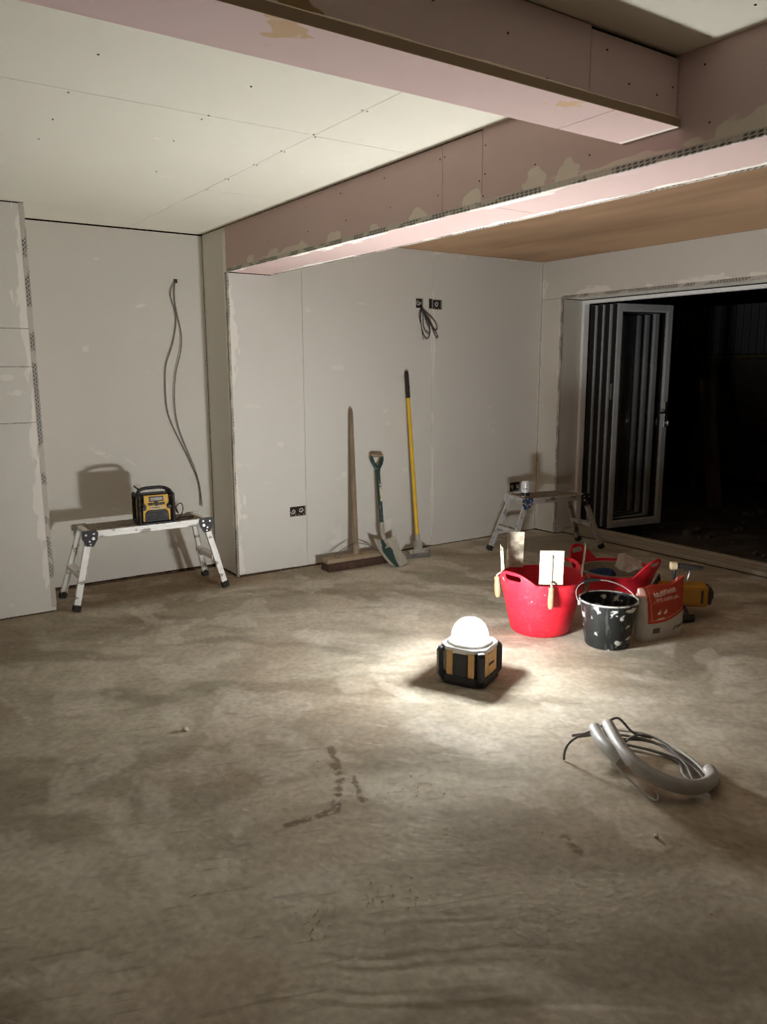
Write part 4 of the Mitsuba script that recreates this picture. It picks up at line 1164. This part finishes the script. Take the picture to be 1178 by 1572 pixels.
add('plaster_bag__lettering', on_bag(word('MultiFinish', .024, .172), -.082, .243, .09), 'm_bag_print')
for zz in (.226, .2335):
    for x0, w in ((-.08, .05), (-.02, .07), (.06, .04)):
        add('plaster_bag__small_print', on_bag(box(0, w, -.0016, .0016, 0, .0008), x0, zz, .06), 'm_bag_print')
for x0 in (-.075, -.030):
    dp = sg.Polygon([(0, 0), (.020, -.002), (.026, .010), (.022, .026), (.014, .012), (.004, .012)])
    add('plaster_bag__printed_mark', on_bag(extrude(dp, .0008), x0, .150, .1), 'm_bag_print')
add('plaster_bag__small_print', on_bag(box(0, .05, 0, .008, 0, .0008), -.078, .120, .08), 'm_bag_print')
add('plaster_bag__printed_block', on_bag(box(0, .045, 0, .030, 0, .0008), -.105, .045, .02), 'm_bag_ink')
sw = sg.Polygon([(0, -.006), (.006, .010), (.030, .022), (.018, .008), (.006, -.004)])
add('plaster_bag__emblem', on_bag(extrude(sw, .0008), .046, .050, .25), 'm_bag_ink')
add('plaster_bag__lettering', on_bag(word('Gypsum', .013, .058), .078, .054, .22), 'm_bag_ink')
for s, zt in ((-1, GH * 1.0), (1, GH * 1.09)):             # folded corner ears of the sack
    cr = hull_pts([(s * .130, -.03, zt - .05), (s * .174, -.016, zt - .045), (s * .174, .016, zt - .04), (s * .170, .0, zt + .010), (s * .145, -.005, zt + .006), (s * .130, .02, zt - .03)]) if s < 0 else \
        hull_pts([(.108, -.012, zt - .022), (.140, -.010, zt - .020), (.13, .012, zt - .02), (.118, .0, zt + .006), (.130, -.004, zt + .003)])
    add('plaster_bag__corner', place(cr, (GX, GY, 0), GR), 'm_bag_corner')
tag('plaster_bag', 'part-used red and white paper sack of plaster standing beside the black bucket', 'sack')

# ------------------------------------------------------------ paddle mixer lying behind the sack
mat('m_mixer_yellow', lin(184, 134, 48), 0.45)
mat('m_mixer_dark', lin(52, 50, 50), 0.5)
mat('m_cream', proc(lambda p, n, uv: mix(lin(226, 212, 176), lin(196, 176, 134), fbm(p.x * 60, p.y * 60, p.z * 60))), 0.7)
ma, mb = np.array([3.985, 2.812, .152]), np.array([4.185, 2.642, .150])
mx = (mb - ma) / np.linalg.norm(mb - ma)
mz = np.array([0, 0, 1.0]) - mx * mx[2]
mz /= np.linalg.norm(mz)
my = np.cross(mz, mx)
MX = lambda m: axes(m, mx, my, mz, ma)
Lm = np.linalg.norm(mb - ma)
add('paddle_mixer__housing', MX(cat(cbox(-.03, Lm - .015, -.060, .060, -.066, .066, .014), cbox(.03, Lm - .05, -.064, .064, -.045, .045, .006))), 'm_mixer_yellow')
add('paddle_mixer__end_cap', MX(cat(cbox(Lm - .018, Lm + .008, -.050, .050, -.056, .056, .010), cbox(Lm + .004, Lm + .024, -.025, .025, -.032, .032, .010))), 'm_mixer_dark')
add('paddle_mixer__gearbox', MX(cbox(-.062, -.028, -.046, .046, -.052, .052, .012)), 'm_mixer_dark')
for x in (.012,):
    for z in (-.028, .030):
        add('paddle_mixer__screw', MX(axes(trimesh.creation.cylinder(.006, .004, sections=10), (1, 0, 0), (0, 0, 1), (0, -1, 0), (x - .02, -.061, z))), 'm_mixer_dark')
add('paddle_mixer__label', MX(cbox(Lm - .062, Lm - .050, -.0665, -.060, -.040, .040, .001)), 'm_mixer_dark')
# upper handle
hx_ = .072
add('paddle_mixer__handle_frame', MX(tube(spline([(hx_ - .018, -.02, .060), (hx_ - .022, -.02, .09), (hx_ - .024, -.02, .150), (hx_ - .024, -.02, .175)], 16), .0085, 10)), 'm_mixer_dark', 40)
add('paddle_mixer__handle_stay', MX(tube(spline([(hx_ + .065, -.02, .060), (hx_ + .055, -.02, .085), (hx_ + .064, -.02, .140), (hx_ + .055, -.02, .158), (hx_ + .020, -.02, .170)], 24), .0055, 8)), 'm_chrome', True)
add('paddle_mixer__hand_grip', MX(tube([(hx_ - .010, -.02, .178), (hx_, -.02, .179), (hx_ + .085, -.02, .170), (hx_ + .138, -.02, .166)], [.014, .0165, .016, .012], 12)), 'm_mixer_dark', 40)
add('paddle_mixer__trigger', MX(cbox(hx_ + .02, hx_ + .065, -.028, -.012, .152, .164, .003)), 'm_mixer_dark')
add('paddle_mixer__grip_end', MX(tube([(hx_ - .052, -.02, .177), (hx_ - .048, -.02, .177), (hx_ - .014, -.02, .178), (hx_ - .010, -.02, .178)], [.019, .025, .025, .020], 14)), 'm_cream', 40)
# lower handle resting on the floor
add('paddle_mixer__handle_frame', MX(tube(spline([(.105, -.03, -.060), (.118, -.06, -.085), (.126, -.085, -.112)], 10), .010, 10)), 'm_mixer_dark', 40)
add('paddle_mixer__hand_grip', MX(tube([(-.01, -.130, -.127), (.005, -.126, -.127), (.130, -.088, -.127), (.150, -.082, -.127)], [.017, .023, .022, .018], 12)), 'm_mixer_dark', 40)
add('paddle_mixer__grip_end', MX(tube([(.148, -.083, -.127), (.160, -.079, -.127)], [.0225, .021], 14)), 'm_mixer_dark', 40)
tag('paddle_mixer', 'yellow and black paddle mixer lying on its handles at the right of the sack', 'power tool')

# ------------------------------------------------------------ drink can on the corner bench
CX, CY, CZ = 4.470, 4.500, .471
mat('m_can_white', lin(226, 226, 226), 0.35, metallic=0.1)
mat('m_can_black', lin(30, 30, 32), 0.4)
canb = lathe([(0, .002), (.024, .0), (.030, .006), (.033, .016), (.033, .112), (.0305, .122), (.0270, .128), (.0270, .131), (.0250, .131), (.0245, .127), (0, .127)], 32)
add('drink_can__body', place(canb, (CX, CY, CZ)), 'm_can_white', 35)
add('drink_can__lower_band', place(lathe([(.0331, .012), (.0335, .014), (.0335, .036), (.0331, .038)], 32), (CX, CY, CZ)), 'm_can_black', 35)
def on_can(m, a0, z0):
    v = np.array(m.vertices)
    a = a0 + v[:, 0] / .0335
    R = .0334 + v[:, 2]
    q = m.copy()
    q.vertices = np.stack([CX + R * np.cos(a), CY + R * np.sin(a), CZ + z0 + v[:, 1]], -1)
    return q
ca = math.atan2(-CY, -CX)
for m, a, z in ((extrude(sg.Polygon([(-.012, 0), (.016, .006), (.018, .014), (.010, .010), (-.010, .006)]), .0006), ca, .088), (cat(*[box(-.018 + k * .009, -.012 + k * .009, 0, .008, 0, .0006) for k in range(4)]), ca, .066)):
    add('drink_can__print', on_can(m, a, z), 'm_can_black')
tag('drink_can', 'white and black drink can standing on the corner step bench', 'can')

# ------------------------------------------------------------ coil of cable on the floor
mat('m_duct', proc(lambda p, n, uv: mix(lin(150, 149, 146), lin(170, 168, 164), fbm(p.x * 40, p.y * 40, p.z * 40))), 0.4, spec=0.5)
mat('m_flex', lin(110, 108, 106), 0.5)
mat('m_flex_white', lin(196, 195, 190), 0.5)
CC = {
    'tubeA': [(2.374, 1.898, .105), (2.297, 1.796, .105), (2.242, 1.703, .098), (2.216, 1.61, .087), (2.232, 1.538, .072), (2.284, 1.482, .055), (2.378, 1.467, .036), (2.470, 1.492, .026), (2.515, 1.545, .024)],
    'tubeB': [(2.330, 1.923, .086), (2.266, 1.826, .084), (2.238, 1.752, .078), (2.226, 1.700, .064)],
    'w1': [(2.159, 1.921, .004), (2.176, 1.935, .02), (2.2, 1.938, .05), (2.248, 1.926, .075), (2.289, 1.913, .085), (2.35, 1.901, .1), (2.425, 1.895, .115), (2.432, 1.876, .112), (2.445, 1.859, .09), (2.47, 1.839, .06), (2.52, 1.79, .045)],
    'w2': [(2.30, 1.95, .05), (2.422, 1.934, .05), (2.473, 1.885, .05), (2.519, 1.825, .05), (2.535, 1.744, .045), (2.523, 1.648, .04), (2.491, 1.547, .03), (2.443, 1.478, .022)],
    'w3': [(2.27, 1.95, .055), (2.385, 1.911, .05), (2.455, 1.854, .045), (2.501, 1.78, .04), (2.499, 1.682, .035), (2.466, 1.594, .03), (2.409, 1.529, .025), (2.390, 1.49, .02)],
    'w4': [(2.35, 1.79, .085), (2.378, 1.808, .06), (2.422, 1.825, .055), (2.49, 1.819, .055), (2.518, 1.757, .05), (2.493, 1.656, .04), (2.475, 1.569, .03), (2.423, 1.492, .03), (2.384, 1.476, .03)],
    'w5': [(2.27, 1.76, .09), (2.238, 1.74, .08), (2.212, 1.721, .068), (2.206, 1.7, .05), (2.207, 1.641, .025), (2.203, 1.567, .006), (2.205, 1.533, .005), (2.224, 1.539, .012), (2.23, 1.555, .022)],
    'w6': [(2.38, 1.95, .012), (2.453, 1.835, .012), (2.492, 1.741, .012), (2.496, 1.65, .012), (2.431, 1.582, .012), (2.409, 1.534, .012)],
    'w7': [(2.25, 1.965, .06), (2.301, 1.945, .06), (2.343, 1.909, .06), (2.397, 1.855, .05), (2.495, 1.821, .03), (2.523, 1.735, .03), (2.507, 1.607, .025), (2.456, 1.502, .018)],
}
for k in ('tubeA', 'tubeB'):
    c = spline(CC[k], 60)
    add('cable_coil__duct', tube(c, [.017, .024] + [.0265] * 56 + [.022, .014], 16, flat=(.92, 1.1)), 'm_duct', 50)
for k, b, r in (('w1', 'm_flex', .0038), ('w2', 'm_flex_white', .0058), ('w3', 'm_flex', .0055), ('w4', 'm_flex', .0048), ('w5', 'm_flex_white', .0036), ('w6', 'm_flex', .006), ('w7', 'm_flex', .0058)):
    add('cable_coil__cable', tube(spline(CC[k], 70), r, 8, flat=(1.25, .8)), b, True)
tag('cable_coil', 'loose coil of grey duct and thin cables lying on the floor at the right foreground', 'cable coil')

# ------------------------------------------------------------ crumbs on the floor
mat('m_crumb', proc(lambda p, n, uv: mix(lin(176, 164, 144), lin(206, 196, 178), fbm(p.x * 60, p.y * 60, p.z * 60))), 0.9, spec=0.1)


def lump(x, y, s, seed):
    r = np.random.default_rng(seed)
    b = trimesh.creation.icosphere(2, 1.0)
    b.vertices *= s * r.uniform(.7, 1.2, 3) * [1, 1, .6]
    b.vertices += (meshkit.fbm(b.vertices / s * 1.3 + seed * 5, 2) - .5)[:, None] * s * .9
    b.apply_translation((x, y, -b.bounds[0][2] - .001))
    return b


add('plaster_lump', lump(1.041, 3.010, .014, 1), 'm_crumb', 30)
tag('plaster_lump', 'pale lump of plaster alone on the bare floor at the left of the room', 'lump')
add('plaster_lump_001', lump(2.026, 1.400, .009, 2), 'm_crumb', 30)
tag('plaster_lump_001', 'small pale lump of plaster on the floor in front of the cable coil', 'lump')
cr = []
for i in range(110):
    m = i % 4
    if m == 0:
        x, y = rng.normal(1.14, .06), rng.normal(1.63, .05)
    elif m == 1:
        x, y = rng.normal(1.50, .08), rng.normal(2.13, .06)
    elif m == 2:
        x, y = rng.normal(.94, .05), rng.normal(1.69, .04)
    else:
        x, y = rng.uniform(.3, 3.2), rng.uniform(.9, 4.6)
    s = rng.uniform(.0008, .0024)
    if math.hypot(x - 3.4, y - 2.95) < .8 or math.hypot(x - LX, y - LY) < .25:
        continue
    b = trimesh.creation.icosphere(1, 1.0)
    b.vertices *= s * rng.uniform(.6, 1.5, 3)
    b.apply_translation((x, y, s * .4))
    cr.append(b)
add('plaster_crumbs', cat(*cr), 'm_crumb')
tag('plaster_crumbs', 'tiny crumbs of dry plaster scattered over the concrete floor', 'crumbs', kind='stuff')
